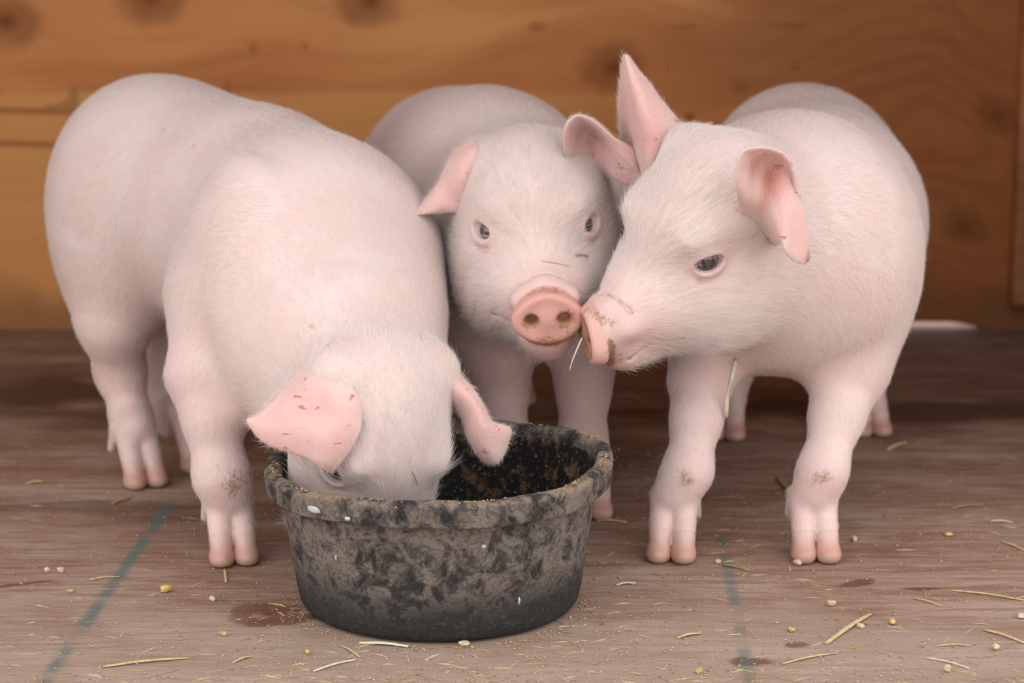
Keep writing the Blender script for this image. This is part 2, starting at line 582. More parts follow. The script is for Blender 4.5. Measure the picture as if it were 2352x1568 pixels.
def head_sdf(Q, disc_tilt=0.0, eyes=True, disc_yaw=0.0):
    """Piglet head in its own frame (x to the snout, y to its left, z up), metres."""
    d = ell(Q, (-.050, 0, .024), (.074, .063, .076))
    d = smin(d, ell(Q, (-.005, 0, .022), (.050, .037, .044)), .035)
    Qs = Q.copy()
    Qs[:, 1] = np.abs(Qs[:, 1])
    # muzzle
    d = smin(d, cone(Q, (.015, 0, -.014), (.100, 0, -.034), .042, .0262), .03)
    d = smin(d, cone(Q, (-.02, 0, -.056), (.086, 0, -.063), .049, .0255), .02)
    # jowls and cheek muscle
    d = smin(d, ell(Qs, (-.016, .041, -.044), (.060, .038, .052)), .03)
    d = smin(d, ell(Qs, (.028, .026, -.030), (.048, .022, .028)), .025)
    # root of each ear
    d = smin(d, ell(Qs, (-.064, .050, .060), (.026, .024, .022)), .025)
    # brow over the eye
    d = smin(d, ell(Qs, (.002, .041, .046), (.024, .010, .008)), .028)
    # wrinkle rolls behind the snout disc
    d = smin(d, cone(Qs, (.097, 0, -.010), (.097, .024, -.022), .0075, .007), .016)
    # creases across the muzzle
    for (xa, za, xb, yb, zb, rw) in ((.0895, -.0010, .084, .030, -.030, .0016),):
        d = smax(d, -cone(Qs, (xa, 0, za), (xa - .001, yb * .6, za - .006), rw, rw), .004)
        d = smax(d, -cone(Qs, (xa - .001, yb * .6, za - .006), (xb, yb, zb), rw, rw * .6), .004)
    # the flat snout disc: an elliptical plate with a thick rim
    ct, st = math.cos(disc_tilt), math.sin(disc_tilt)
    cw, sw = math.cos(disc_yaw), math.sin(disc_yaw)
    x0, y0 = Q[:, 0] - .116, Q[:, 1] - disc_yaw * .012
    x1, y = x0 * cw + y0 * sw, -x0 * sw + y0 * cw
    x = x1 * ct + (Q[:, 2] + .034) * st
    z = -x1 * st + (Q[:, 2] + .034) * ct
    wy = .0345 - .006 * np.clip((z) / .026, -1, 1) ** 2 + .0015 * np.clip(-z / .02, -1, 1)
    e2 = (np.sqrt((y / wy) ** 2 + (z / .0258) ** 2) - 1) * .027
    rr = .0055
    qx = np.abs(x) - .0085 + rr
    qe = e2 + rr
    plate = np.sqrt(np.maximum(qx, 0) ** 2 + np.maximum(qe, 0) ** 2) + np.minimum(np.maximum(qx, qe), 0) - rr
    plate = smax(plate, -ell(np.stack([x - .020, y, z], 1), (0, 0, 0), (.0145, .030, .021)), .006)
    d = smin(d, plate, .0055)
    # lower lip under the disc
    d = smin(d, ell(Q, (.092, 0, -.063), (.020, .021, .011)), .008)
    # nostrils
    nq = np.stack([x, np.abs(y), z], 1)
    d = smax(d, -ell(nq, (.010, .0155, .0005), (.016, .0065, .0052), None), .003)
    # mouth line
    for a, c in (((.104, 0, -.0600), (.098, .021, -.0585)), ((.098, .021, -.0585), (.070, .036, -.053)), ((.070, .036, -.053), (.042, .050, -.050))):
        d = smax(d, -cone(Qs, a, c, .0022, .0020), .003)
    if not eyes:
        return d
    # eye: a soft lid mound, then the slit
    d = smin(d, ell(Qs, EYE_C, (.0183, .0183, .0183)), .012)
    # crease above and below the lids
    Me = np.stack([EYE_N, EYE_A, EYE_B], 1)
    q = (Qs - EYE_C.astype(np.float32)) @ Me.astype(np.float32)
    ring = np.sqrt((np.sqrt((q[:, 1] / 1.25) ** 2 + (q[:, 2] / .95) ** 2) - .0185) ** 2 + (q[:, 0] - .0125) ** 2) - .0017
    d = smax(d, -(ring + .004 * np.clip((q[:, 2] + .004) / .008, 0, 1)), .006)
    d = smax(d, -ell(Qs, EYE_C + EYE_N * .0145 + EYE_B * .0004, (.018, .0150, .0085), Me), .0022)
    return d


_y = np.linspace(.02, .09, 700)
_d = head_sdf(np.stack([_y * 0 + EYE[0], _y, _y * 0 + EYE[2]], 1).astype(np.float32), 0.0, False)
EYE[1] = _y[np.nonzero(_d > 0)[0][0]]
EYE_C = EYE - EYE_N * .0105

# ------------------------------------------------------------------ animal materials
def skin_material(name, seed=0.0):
    m, nt, b = mat(name)
    a = N(nt, 'ShaderNodeAttribute', attribute_name='tint')
    sep = N(nt, 'ShaderNodeSeparateColor')
    link(nt, a.outputs['Color'], sep.inputs[0])
    pink, dirt, red = sep.outputs
    geo = N(nt, 'ShaderNodeNewGeometry')
    pos = geo.outputs['Position']
    n1 = noise(nt, mapping(nt, pos, loc=(seed, seed, 0)), 16, 2, .6)
    n2 = noise(nt, mapping(nt, pos, loc=(seed, seed, 0)), 90, 3, .65)
    n3 = noise(nt, mapping(nt, pos, loc=(seed, seed, 3)), 320, 1, .6)
    pal = mix_col(nt, smooth(nt, n1, .3, .7), (.79, .635, .605), (.76, .565, .54))
    p = math_node(nt, 'ADD', pink, math_node(nt, 'MULTIPLY', math_node(nt, 'SUBTRACT', n2, .5), .22), clamp=True)
    c = mix_col(nt, p, pal, (.68, .335, .29))
    c = mix_col(nt, math_node(nt, 'MULTIPLY', red, .9), c, (.42, .085, .05))
    dn = math_node(nt, 'ADD', math_node(nt, 'MULTIPLY', n2, .6), math_node(nt, 'MULTIPLY', n3, .6))
    dd = smooth(nt, math_node(nt, 'SUBTRACT', math_node(nt, 'ADD', dirt, dn), 1.0), -.12, .22)
    dd = math_node(nt, 'MULTIPLY', dd, smooth(nt, dirt, .02, .3))
    c = mix_col(nt, math_node(nt, 'MULTIPLY', dd, .8), c, (.30, .155, .065))
    # tiny scab specks
    sp = noise(nt, mapping(nt, pos, (1, 1, .5), loc=(seed, 2, 1)), 75, 0, .4)
    c = mix_col(nt, math_node(nt, 'MULTIPLY', smooth(nt, sp, .845, .87), .45), c, (.45, .15, .10))
    link(nt, c, b.inputs['Base Color'])
    b.inputs['Roughness'].default_value = .55
    b.inputs['Specular IOR Level'].default_value = .35
    bump(nt, b, math_node(nt, 'ADD', n3, math_node(nt, 'MULTIPLY', n2, 1.5)), .18, .0012)
    return m


def hair_material():
    m = bpy.data.materials.new('white_bristles')
    m.use_nodes = True
    nt = m.node_tree
    nt.nodes.remove(nt.nodes['Principled BSDF'])
    b = N(nt, 'ShaderNodeBsdfDiffuse')
    info = N(nt, 'ShaderNodeHairInfo')
    c = mix_col(nt, info.outputs['Random'], (.98, .935, .91), (.97, .90, .85))
    link(nt, c, b.inputs['Color'])
    tr = N(nt, 'ShaderNodeBsdfTranslucent')
    link(nt, c, tr.inputs[0])
    mx = N(nt, 'ShaderNodeMixShader')
    mx.inputs[0].default_value = .45
    link(nt, b.outputs[0], mx.inputs[1])
    link(nt, tr.outputs[0], mx.inputs[2])
    link(nt, mx.outputs[0], nt.nodes['Material Output'].inputs[0])
    return m


def ear_material():
    m, nt, b = mat('thin_pink_ear')
    geo = N(nt, 'ShaderNodeNewGeometry')
    pos = geo.outputs['Position']
    a = N(nt, 'ShaderNodeAttribute', attribute_name='tint')
    sep = N(nt, 'ShaderNodeSeparateColor')
    link(nt, a.outputs['Color'], sep.inputs[0])
    n1 = noise(nt, pos, 40, 4, .6)
    n2 = noise(nt, mapping(nt, pos, (1, 1, 1)), 130, 2, .5, .6)
    n3 = noise(nt, mapping(nt, pos, (1, 1, 3), loc=(5, 1, 2)), 55, 2, .5, .5)
    c = mix_col(nt, smooth(nt, n1, .3, .7), (.785, .525, .495), (.77, .45, .425))
    c = mix_col(nt, sep.outputs[0], c, (.82, .65, .60))
    c = mix_col(nt, math_node(nt, 'MULTIPLY', sep.outputs[2], .9), c, (.47, .14, .085))
    c = mix_col(nt, math_node(nt, 'MULTIPLY', smooth(nt, n3, .68, .72), .75), c, (.45, .10, .07))
    c = mix_col(nt, math_node(nt, 'MULTIPLY', smooth(nt, n2, .70, .76), .5), c, (.38, .11, .07))
    dd = math_node(nt, 'MULTIPLY', sep.outputs[1], smooth(nt, n2, .35, .6))
    c = mix_col(nt, dd, c, (.14, .07, .045))
    link(nt, c, b.inputs['Base Color'])
    b.inputs['Roughness'].default_value = .5
    b.inputs['Specular IOR Level'].default_value = .35
    b.inputs['Subsurface Weight'].default_value = .5
    b.inputs['Subsurface Radius'].default_value = (1.0, .4, .3)
    b.inputs['Subsurface Scale'].default_value = .006
    bump(nt, b, n1, .15, .001)
    return m


def eye_material():
    m, nt, b = mat('dark_eye')
    tc = N(nt, 'ShaderNodeTexCoord')
    sep = N(nt, 'ShaderNodeSeparateXYZ')
    link(nt, tc.outputs['Object'], sep.inputs[0])
    r = math_node(nt, 'SQRT', math_node(nt, 'ADD', math_node(nt, 'MULTIPLY', sep.outputs[0], sep.outputs[0]), math_node(nt, 'MULTIPLY', sep.outputs[1], sep.outputs[1])))
    r = math_node(nt, 'DIVIDE', r, EYE_R)
    c = ramp(nt, r, [(0, (.006, .006, .008)), (.30, (.006, .006, .008)), (.36, (.022, .020, .022)), (.66, (.048, .042, .043)), (.76, (.02, .015, .015)), (.80, (.52, .36, .33)), (1, (.6, .38, .36))])
    link(nt, c, b.inputs['Base Color'])
    b.inputs['Roughness'].default_value = .06
    b.inputs['Specular IOR Level'].default_value = .6
    b.inputs['Coat Weight'].default_value = .6
    b.inputs['Coat Roughness'].default_value = .03
    return m


def hoof_material():
    m, nt, b = mat('pink_horn_hoof')
    geo = N(nt, 'ShaderNodeNewGeometry')
    sep = N(nt, 'ShaderNodeSeparateXYZ')
    link(nt, geo.outputs['Position'], sep.inputs[0])
    n = noise(nt, mapping(nt, geo.outputs['Position'], (1, 1, .4)), 160, 3, .6)
    z = math_node(nt, 'ADD', sep.outputs[2], math_node(nt, 'MULTIPLY', math_node(nt, 'SUBTRACT', n, .5), .008))
    c = ramp(nt, math_node(nt, 'MULTIPLY', z, 30), [(0.0, (.36, .23, .15)), (.14, (.56, .36, .27)), (.42, (.58, .30, .25)), (.8, (.70, .48, .43))])
    link(nt, c, b.inputs['Base Color'])
    b.inputs['Roughness'].default_value = .42
    bump(nt, b, n, .2, .001)
    return m


M_HAIR = hair_material()
M_EAR = ear_material()
M_EYE = eye_material()
M_HOOF = hoof_material()


def hair_object(name, roots, normals, flow, length, lift, radius, parent, rng, wild=.16):
    n = len(roots)
    fl = flow - (flow * normals).sum(1)[:, None] * normals
    fl += rng.normal(0, wild, (n, 3)) * np.linalg.norm(fl, axis=1)[:, None] + 1e-6
    fl -= (fl * normals).sum(1)[:, None] * normals
    fl /= np.linalg.norm(fl, axis=1)[:, None] + 1e-9
    L = length * rng.uniform(.6, 1.25, n)
    lf = lift * rng.uniform(.5, 1.5, n)
    S = np.array([0, .33, .66, 1.0])
    pts = roots[:, None, :] + S[None, :, None] * (fl * L[:, None])[:, None, :] + ((S - .42 * S ** 2)[None, :, None] * (normals * (L * lf)[:, None])[:, None, :])
    curl = rng.normal(0, .10, (n, 3)) * L[:, None]
    pts += (S ** 2)[None, :, None] * curl[:, None, :]
    c = bpy.data.hair_curves.new(name)
    c.add_curves([4] * n)
    c.attributes['position'].data.foreach_set('vector', pts.astype(np.float32).ravel())
    ra = c.attributes.get('radius') or c.attributes.new('radius', 'FLOAT', 'POINT')
    rad = np.repeat((radius * rng.uniform(.7, 1.2, n))[:, None], 4, 1) * np.array([1, .9, .65, .15])
    ra.data.foreach_set('value', rad.astype(np.float32).ravel())
    c.materials.append(M_HAIR)
    o = bpy.data.objects.new(name, c)
    COL.objects.link(o)
    o.parent = parent
    tag(o, kind='stuff')
    return o


def sample_surface(P, Q, Nn, n, rng, mask=None):
    a, b, c, d = (P[Q[:, k]] for k in range(4))
    area = np.linalg.norm(np.cross(c - a, d - b), axis=1) * .5
    if mask is not None:
        area = area * mask[Q].mean(1)
    cdf = np.cumsum(area)
    q = np.searchsorted(cdf, rng.uniform(0, cdf[-1], n))
    q = np.minimum(q, len(Q) - 1)
    u, v = rng.uniform(0, 1, (2, n))
    w = np.stack([(1 - u) * (1 - v), u * (1 - v), u * v, (1 - u) * v], 1)
    pos = np.einsum('nk,nkd->nd', w, P[Q[q]])
    nn = np.einsum('nk,nkd->nd', w, Nn[Q[q]])
    nn /= np.linalg.norm(nn, axis=1)[:, None] + 1e-9
    return pos, nn, q, w


def catmull(P, n):
    """Resample control points (k, ...) to n along axis 0."""
    P = np.asarray(P, float)
    k = len(P)
    t = np.linspace(0, k - 1, n)
    i = np.clip(np.floor(t).astype(int), 0, k - 2)
    u = (t - i).reshape((-1,) + (1,) * (P.ndim - 1))
    ext = np.concatenate([[2 * P[0] - P[1]], P, [2 * P[-1] - P[-2]]])
    p0, p1, p2, p3 = ext[i], ext[i + 1], ext[i + 2], ext[i + 3]
    return .5 * (2 * p1 + (p2 - p0) * u + (2 * p0 - 5 * p1 + 4 * p2 - p3) * u ** 2 + (3 * p1 - p0 - 3 * p2 + p3) * u ** 3)


def build_ear(rows, parent, thick=.0024, nu=30, nv=44, inner=1, hair_n=7000, rng=None, inner_red=0.0, dirt_tip=0.0):
    """A thin ear from rows of control points (base to tip), rounded along its free edge."""
    G = np.asarray(rows, float)
    G = catmull(G, nv)
    G = catmull(G.swapaxes(0, 1), nu).swapaxes(0, 1)       # nv x nu x 3
    du = np.gradient(G, axis=1)
    dv = np.gradient(G, axis=0)
    nr = np.cross(du, dv)
    ln = np.linalg.norm(nr, axis=2)
    bad = ln < np.median(ln) * .02
    nr /= ln[..., None] + 1e-12
    nr[bad] = nr[max(0, nv - 4), nu // 2]
    to_cam = CAM - G.mean((0, 1))
    if (nr.mean((0, 1)) @ to_cam) < 0:
        nr = -nr
        flip = True
    else:
        flip = False
    v = np.linspace(0, 1, nv)[:, None]
    u = np.linspace(0, 1, nu)[None, :]
    edge = np.minimum(np.minimum(u, 1 - u) * 2, np.minimum(1, (1 - v) * 1.6))
    th = thick * (.30 + .70 * np.clip(edge * 4.5, 0, 1) ** .6) * (1.25 - .5 * v)
    A = G + nr * th[..., None]
    B = G - nr * th[..., None]
    V = np.concatenate([A.reshape(-1, 3), B.reshape(-1, 3)])
    idx = np.arange(nu * nv).reshape(nv, nu)
    f1 = np.stack([idx[:-1, :-1], idx[:-1, 1:], idx[1:, 1:], idx[1:, :-1]], -1).reshape(-1, 4)
    f2 = f1[:, ::-1] + nu * nv
    ring = np.concatenate([idx[0, :-1], idx[:-1, -1], idx[-1, ::-1][:-1], idx[::-1, 0][:-1]])
    rn = np.roll(ring, -1)
    f3 = np.stack([rn, ring, ring + nu * nv, rn + nu * nv], -1)
    F = np.concatenate([f1, f2, f3])
    if flip:
        F = F[:, ::-1]
    o = mesh_obj('ear', V, F, M_EAR, parent)
    tint = np.zeros((2, nv, nu, 4), np.float32)
    rim = np.clip(1 - np.minimum(np.minimum(u, 1 - u), (1 - v)) / .07, 0, 1)
    tint[:, :, :, 0] = np.maximum(rim * .5, np.clip(1 - v / .30, 0, 1) * .9)
    tint[:, :, :, 2] = inner_red * (np.exp(-((u - .52) / .13) ** 2 - ((v - .36) / .20) ** 2) + .55 * np.exp(-((u - .26) / .07) ** 2 - ((v - .36) / .15) ** 2))
    tint[:, :, :, 1] = dirt_tip * np.clip((v - .86) / .12, 0, 1) * (u > .35)
    tint[..., 3] = 1
    a = o.data.attributes.new('tint', 'FLOAT_COLOR', 'POINT')
    a.data.foreach_set('color', tint.reshape(-1, 4).ravel())
    # fine down, longer along the edge
    if hair_n and rng is not None:
        Nn = np.concatenate([nr.reshape(-1, 3), -nr.reshape(-1, 3)])
        Q = np.concatenate([f1, f2])
        pos, nn, q, w = sample_surface(V, Q, Nn, hair_n, rng)
        flow = np.concatenate([dv.reshape(-1, 3)] * 2)[Q[q, 0]]
        uu = np.broadcast_to(u, (nv, nu)).reshape(-1)
        vv = np.broadcast_to(v, (nv, nu)).reshape(-1)
        uq = np.concatenate([uu, uu])[Q[q, 0]]
        outw = np.concatenate([du.reshape(-1, 3)] * 2)[Q[q, 0]]
        outw /= np.linalg.norm(outw, axis=1)[:, None] + 1e-9
        flow /= np.linalg.norm(flow, axis=1)[:, None] + 1e-9
        side = np.clip((np.abs(uq - .5) - .40) / .1, 0, 1)
        flow = flow + outw * (np.sign(uq - .5) * side * 1.4)[:, None]
        hair_object('ear_hair', pos, nn, flow, .0045 + .0035 * side, .22, .000055, o, rng, .25)
    return o


def claw_mesh(parent, a, b, ra, rb):
    """One horn claw around a toe end, flat on the floor."""
    a, b = np.asarray(a), np.asarray(b)
    fw = nrm([b[0] - a[0], b[1] - a[1], 0])
    lat = np.array([-fw[1], fw[0], 0])
    M = np.stack([fw, lat, [0, 0, 1]], 1)

    def f(P):
        d = cone(P, a, b, ra, rb)
        d = smin(d, ell(P, (b[0] - fw[0] * .004, b[1] - fw[1] * .004, .008), (.0175, ra * 1.02, .010), M), .006)
        ax = nrm(b - a)
        d = smax(d, -((P - a.astype(np.float32)) @ ax.astype(np.float32)), .002)
        return smax(d, -P[:, 2] + .0006, .002)
    P, Q, nn = surface(f, np.minimum(a, b) - .03, np.maximum(a, b) + .03, .0024, block=4)
    return mesh_obj('hoof', P, Q, M_HOOF, parent)


def build_pig(name, label, spec, seed):
    rng = np.random.default_rng(seed)
    root = bpy.data.objects.new(name, None)
    COL.objects.link(root)
    root.empty_display_size = .1
    tag(root, label, 'piglet', 'piglets in the pen')
    H = spec['head']
    hp = np.array(H['pos'], float)
    hM = head_frame(*H['ypr'])
    hs = H.get('scale', 1.0)
    Rm, Sh = spec['rump'], spec['shoulder']
    fw = nrm(Sh - Rm)
    fh = nrm([fw[0], fw[1], fw[2] * .5])
    lf = nrm(np.cross([0, 0, 1], fh))
    up = np.cross(fh, lf)
    B = np.stack([fh, lf, up], 1)

    def bp(o, v):
        return o + B @ np.asarray(v, float)
    tor = spec.get('torso', {})
    parts = []          # (kind, args, flow)
    T = [(Rm, (.128, .118, .126)), (tor.get('mid', (Rm * .55 + Sh * .45) - up * .014), (.185, .126, .128)), (Sh, tor.get('chest', (.120, .116, .112)))]
    T = [(c, np.array(r) * tor.get('s', 1.0)) for c, r in T] + tor.get('extra', [])
    sc_b = tor.get('shoulders') or [(bp(Sh, (.018, sd * tor.get('sh_w', .072), -.022)), (.070, .050, .098)) for sd in (1, -1)]
    th_b = [(bp(Rm, (.0, sd * tor.get('th_w', .058), -.060)), (.092, .056, .108)) for sd in (1, -1)]
    neck = spec['neck']
    legs, feet = [], []
    for lg in spec['legs']:
        foot = np.array(lg['foot'], float)
        foot[2] = 0
        h = nrm([*lg.get('heading', fh)[:2], 0])
        lat = np.array([-h[1], h[0], 0])
        fet = foot - h * .010 + np.array([0, 0, .058])
        pts = [(np.asarray(p, float), r) for p, r in lg['pts']]
        pts += [(pts[-1][0] * .45 + fet * .55, pts[-1][1] * .84), (fet, lg.get('fr', .0192))]
        toes, dews = [], []
        sp = lg.get('spread', .0095)
        for sd in (1, -1):
            a = fet + lat * sd * .0098 - np.array([0, 0, .006])
            b = foot + h * .020 + lat * sd * (sp + .0025) + np.array([0, 0, .0115])
            toes.append((a, b, .0132, .0104))
            da = fet - h * .014 + lat * sd * .017
            dews.append((da, da - h * .010 + lat * sd * .004 + np.array([0, 0, -.024]), .0075, .0042))
        legs.append((pts, toes, dews))
    boxes = []
    for pts, toes, dews in legs:
        pp = np.array([p for p, _ in pts] + [t[1] for t in toes])
        boxes.append(((pp.min(0) - .115).astype(np.float32), (pp.max(0) + .115).astype(np.float32)))
    ec = [hp + hs * (hM @ (EYE_C * [1, s, 1])) for s in (1, -1)]

    t0_ = bp(Rm, (-.112, 0, .050))
    tail = [(t0_, .0095), (t0_ + B @ np.array([-.022, .002, -.012]), .0078), (t0_ + B @ np.array([-.026, .010, -.036]), .0062), (t0_ + B @ np.array([-.020, .020, -.046]), .0048)]

    def body_only(P):
        d = None
        for c, r in T:
            e = ell(P, c, r, B)
            d = e if d is None else smin(d, e, .07)
        for c, r in th_b:
            d = smin(d, ell(P, c, r, B), .035)
        for c, r in sc_b:
            d = smin(d, ell(P, c, r, B), tor.get('sh_k', .045))
        return d

    def leg_sdf(P, L):
        pts, toes, dews = L
        e = chain(P, pts, .018)
        for a, b, ra, rb in dews:
            e = smin(e, cone(P, a, b, ra, rb), .008)
        t0 = cone(P, *toes[0])
        t1 = cone(P, *toes[1])
        return smin(e, np.minimum(t0, t1), .007)

    def f(P):
        P = P.astype(np.float32)
        d = body_only(P)
        d = smin(d, chain(P, tail, .006), .012)
        d = smin(d, chain(P, neck, .05), tor.get('nk', .075))
        for L, (bl, bh) in zip(legs, boxes):
            i = np.nonzero(((P > bl) & (P < bh)).all(1))[0]
            if len(i):
                d[i] = smin(d[i], leg_sdf(P[i], L), .026)
        q = ((P - hp.astype(np.float32)) @ hM.astype(np.float32)) / hs
        i = np.nonzero((np.abs(q - np.array([.015, 0, 0], np.float32)) < np.array([.175, .125, .15], np.float32)).all(1))[0]
        if len(i):
            q = q[i]
            hd_ = head_sdf(q, H.get('tilt', 0.0), True, H.get('dyaw', 0.0)) * hs
            if 'rim' in H:
                bx_, by_, br_, bz_ = H['rim']
                rr_ = np.hypot(P[i, 0] - bx_, P[i, 1] - by_)
                hd_ = smax(hd_, -np.maximum(br_ - rr_, P[i, 2] - bz_), .008)
            d[i] = smin(d[i], hd_, H.get('k', .045) * np.clip(.9 - q[:, 0] / .08, .02, 1))
        if 'rim' in H:          # flesh gives way where it leans on the bowl
            rr_ = np.hypot(P[:, 0] - H['rim'][0], P[:, 1] - H['rim'][1])
            d = smax(d, -np.maximum(np.maximum(H['rim'][2] - rr_, rr_ - .170), P[:, 2] - H['rim'][3]), .006)
        return d

    allp = np.array([p for L in legs for p, _ in L[0]] + [c + s * np.max(r) for c, r in T for s in (-1, 1)] + [hp + .17 * hs, hp - .17 * hs])
    lo, hi = allp.min(0) - .04, allp.max(0) + .04
    lo[2] = -.01
    P, Q, nn = surface(f, lo, hi, VOX)

    # colour regions of the hide
    q = ((P - hp) @ hM) / hs
    tint = np.zeros((len(P), 4), np.float32)
    tint[:, 3] = 1
    pink = np.zeros(len(P))
    dirt = np.zeros(len(P))
    red = np.zeros(len(P))
    qs = q.copy()
    qs[:, 1] = np.abs(qs[:, 1])
    inhead = np.linalg.norm((q - [.02, 0, -.01]) / [.15, .10, .11], axis=1) < 1

    def headw(q_):
        return sstep(np.linalg.norm((q_ - [.01, 0, -.01]) / [.15, .105, .12], axis=1), 1.35, .75)

    def blob(c, r):
        return np.exp(-(np.linalg.norm((qs - c) / r, axis=1) ** 2)) * inhead
    pink += .30 * np.clip((q[:, 0] - .055) / .04, 0, 1) * inhead
    pink += .22 * blob(EYE, (.022, .022, .018)) + .22 * blob((-.06, .066, .06), (.03, .03, .03))
    dirt += .95 * blob((.122, .016, -.034), (.014, .010, .009)) + .38 * blob((.10, .0, -.058), (.035, .04, .012)) + .55 * blob((.112, 0, -.010), (.010, .028, .008)) + .30 * blob((.122, 0, -.056), (.012, .03, .010))
    dirt += .30 * blob((.02, .062, -.045), (.03, .03, .025)) * (q[:, 1] < 0)
    dy_ = H.get('dyaw', 0.0)
    x0, y0 = q[:, 0] - .116, q[:, 1] - dy_ * .012
    px_ = x0 * math.cos(dy_) + y0 * math.sin(dy_)
    py_ = -x0 * math.sin(dy_) + y0 * math.cos(dy_)
    pz_ = q[:, 2] + .034
    pe = np.sqrt((py_ / .034) ** 2 + (pz_ / .0258) ** 2)
    dirt += H.get('disc_dirt', 0) * (px_ > .0015) * np.clip((.86 - pe) / .12, 0, 1) * inhead
    dirt += H.get('disc_dirt', 0) * .6 * np.exp(-((px_ + .0105) / .0035) ** 2) * (pz_ < .012) * inhead * (pe < 1.4)
    onplate = np.clip((px_ + .0095) / .002, 0, 1) * (pe < 1.15) * inhead
    red += .8 * blob(EYE + np.array([.012, .004, -.016]), (.004, .008, .003)) + .5 * blob(EYE + np.array([-.016, .0, .006]), (.004, .008, .003))
    for pts, toes, dews in legs:
        fet = pts[-1][0]
        low = np.clip((.16 - P[:, 2]) / .12, 0, 1)
        near = np.linalg.norm((P - fet)[:, :2], axis=1) < .07
        pink += .22 * low * near
        car = pts[-3][0]
        dirt += spec.get('knee', .55) * np.exp(-(np.linalg.norm(P - (car + fh * .022), axis=1) / spec.get('knee_r', .012)) ** 2)
        dirt += .30 * np.exp(-(np.linalg.norm(P - fet, axis=1) / .022) ** 2)
        el = pts[1][0]
        pink += .25 * np.exp(-(np.linalg.norm(P - el, axis=1) / .06) ** 2)
    pink += H.get('disc_pink', .62) * onplate
    tint[:, 0] = np.clip(pink, 0, 1)
    tint[:, 1] = np.clip(dirt, 0, 1)
    tint[:, 2] = np.clip(red, 0, 1)
    body = mesh_obj('body', P, Q, skin_material('pale_pink_hide', seed), root)
    a = body.data.attributes.new('tint', 'FLOAT_COLOR', 'POINT')
    a.data.foreach_set('color', tint.ravel())

    # eyes
    for s in (1, -1):
        n_ = hM @ (EYE_N * [1, s, 1])
        a_ = hM @ (EYE_A * [1, s, 1])
        bm = bmesh.new()
        bmesh.ops.create_uvsphere(bm, u_segments=32, v_segments=20, radius=EYE_R)
        me = bpy.data.meshes.new('eye')
        bm.to_mesh(me)
        bm.free()
        me.polygons.foreach_set('use_smooth', np.ones(len(me.polygons), bool))
        me.materials.append(M_EYE)
        o = bpy.data.objects.new('eye', me)
        COL.objects.link(o)
        gaze = nrm(n_ + np.array(spec.get('gaze', (0, 0, 0))))
        b_ = nrm(np.cross(gaze, a_))
        a2 = np.cross(b_, gaze)
        mw = Matrix([[a2[i], b_[i], gaze[i], (ec[0] if s == 1 else ec[1])[i]] for i in range(3)] + [[0, 0, 0, 1]])
        o.matrix_world = mw
        o.parent = root
        o.scale = (hs * .99,) * 3
    # pale lashes on the upper lids
    t_ = np.linspace(-.85, .85, 15)
    rr, ff, nn_ = [], [], []
    for s in (1, -1):
        m_ = np.array([1, s, 1])
        for t in np.repeat(t_, 2):
            t = t + rng.normal(0, .02)
            b_ = EYE_A * t * .0142 + EYE_B * (.0008 + .0088 * math.sqrt(max(0, 1 - t * t)))
            o_ = EYE_C + b_ + EYE_N * math.sqrt(max(.0180 ** 2 - (b_ @ b_), 0))
            rr.append(hp + hs * (hM @ (o_ * m_)))
            nn_.append(hM @ (EYE_N * m_))
            ff.append(hM @ ((-EYE_B * 1.0 + EYE_A * t * .7) * m_))
    hair_object('eyelashes', np.array(rr), np.array(nn_), np.array(ff), .0075, 1.5, .00006, root, rng, .18)
    # claws
    for pts, toes, dews in legs:
        for (ta, tb, ra, rb) in toes:
            claw_mesh(root, ta * .36 + tb * .64, tb + (tb - ta) * .10, (ra * .36 + rb * .64) * 1.06, rb * .92)
    # hair
    lofts = np.zeros((len(P), 3))
    wsum = np.zeros(len(P))
    db = np.abs(body_only(P.astype(np.float32)))
    side = np.sign((P - Sh) @ lf)
    fl_b = -fh[None, :] + np.array([0, 0, -1.])[None, :] * np.clip(.25 + 1.2 * np.abs((P - (Rm + Sh) / 2) @ lf) / .12, 0, .9)[:, None]
    w = np.exp(-db / .02)
    lofts += fl_b * w[:, None]
    wsum += w
    for L in legs:
        w = np.exp(-np.abs(leg_sdf(P.astype(np.float32), L)) / .015)
        lofts += np.array([0, 0, -1.0])[None, :] * w[:, None] * 1.3
    w = np.exp(-np.abs(chain(P.astype(np.float32), neck, .04)) / .02)
    lofts += (nrm(np.asarray(neck[0][0]) - np.asarray(neck[-1][0])) * 1.0)[None, :] * w[:, None]
    hd = np.abs(head_sdf(q.astype(np.float32), H.get('tilt', 0.0)) * hs)
    w = np.exp(-hd / .012) * 2.5
    hf = np.stack([-np.ones(len(P)), .35 * np.sign(q[:, 1]) * np.clip(np.abs(q[:, 1]) / .05, 0, 1), np.clip(q[:, 2] * 9, -.8, .5)], 1) @ hM.T
    lofts += hf * w[:, None]
    mask = np.ones(len(P))
    mask *= 1 - np.clip((q[:, 0] - .096) / .006, 0, 1) * inhead * 1.0
    mask *= 1 - .75 * np.clip((q[:, 0] - .05) / .03, 0, 1) * inhead
    mask *= 1 - np.clip(1.9 * blob(EYE + EYE_N * .004, (.022, .017, .015)), 0, 1)
    mask *= np.clip((P[:, 2] - .022) / .02, 0, 1)
    mask *= 1 - .75 * np.clip(dirt * 1.4, 0, 1)
    if 'rim' in H:
        rr_ = np.hypot(P[:, 0] - H['rim'][0], P[:, 1] - H['rim'][1])
        mask[(rr_ > .134) & (P[:, 2] < .147) & inhead] = 0
    mask = np.clip(mask * (1 + .5 * headw(q)), 0, 2)
    n = spec.get('hairs', 120000)
    pos, nv_, qi, ww = sample_surface(P, Q, nn, n, rng, mask)
    flow = lofts[Q[qi, 0]]
    q2 = ((pos - hp) @ hM) / hs
    inh = headw(q2)
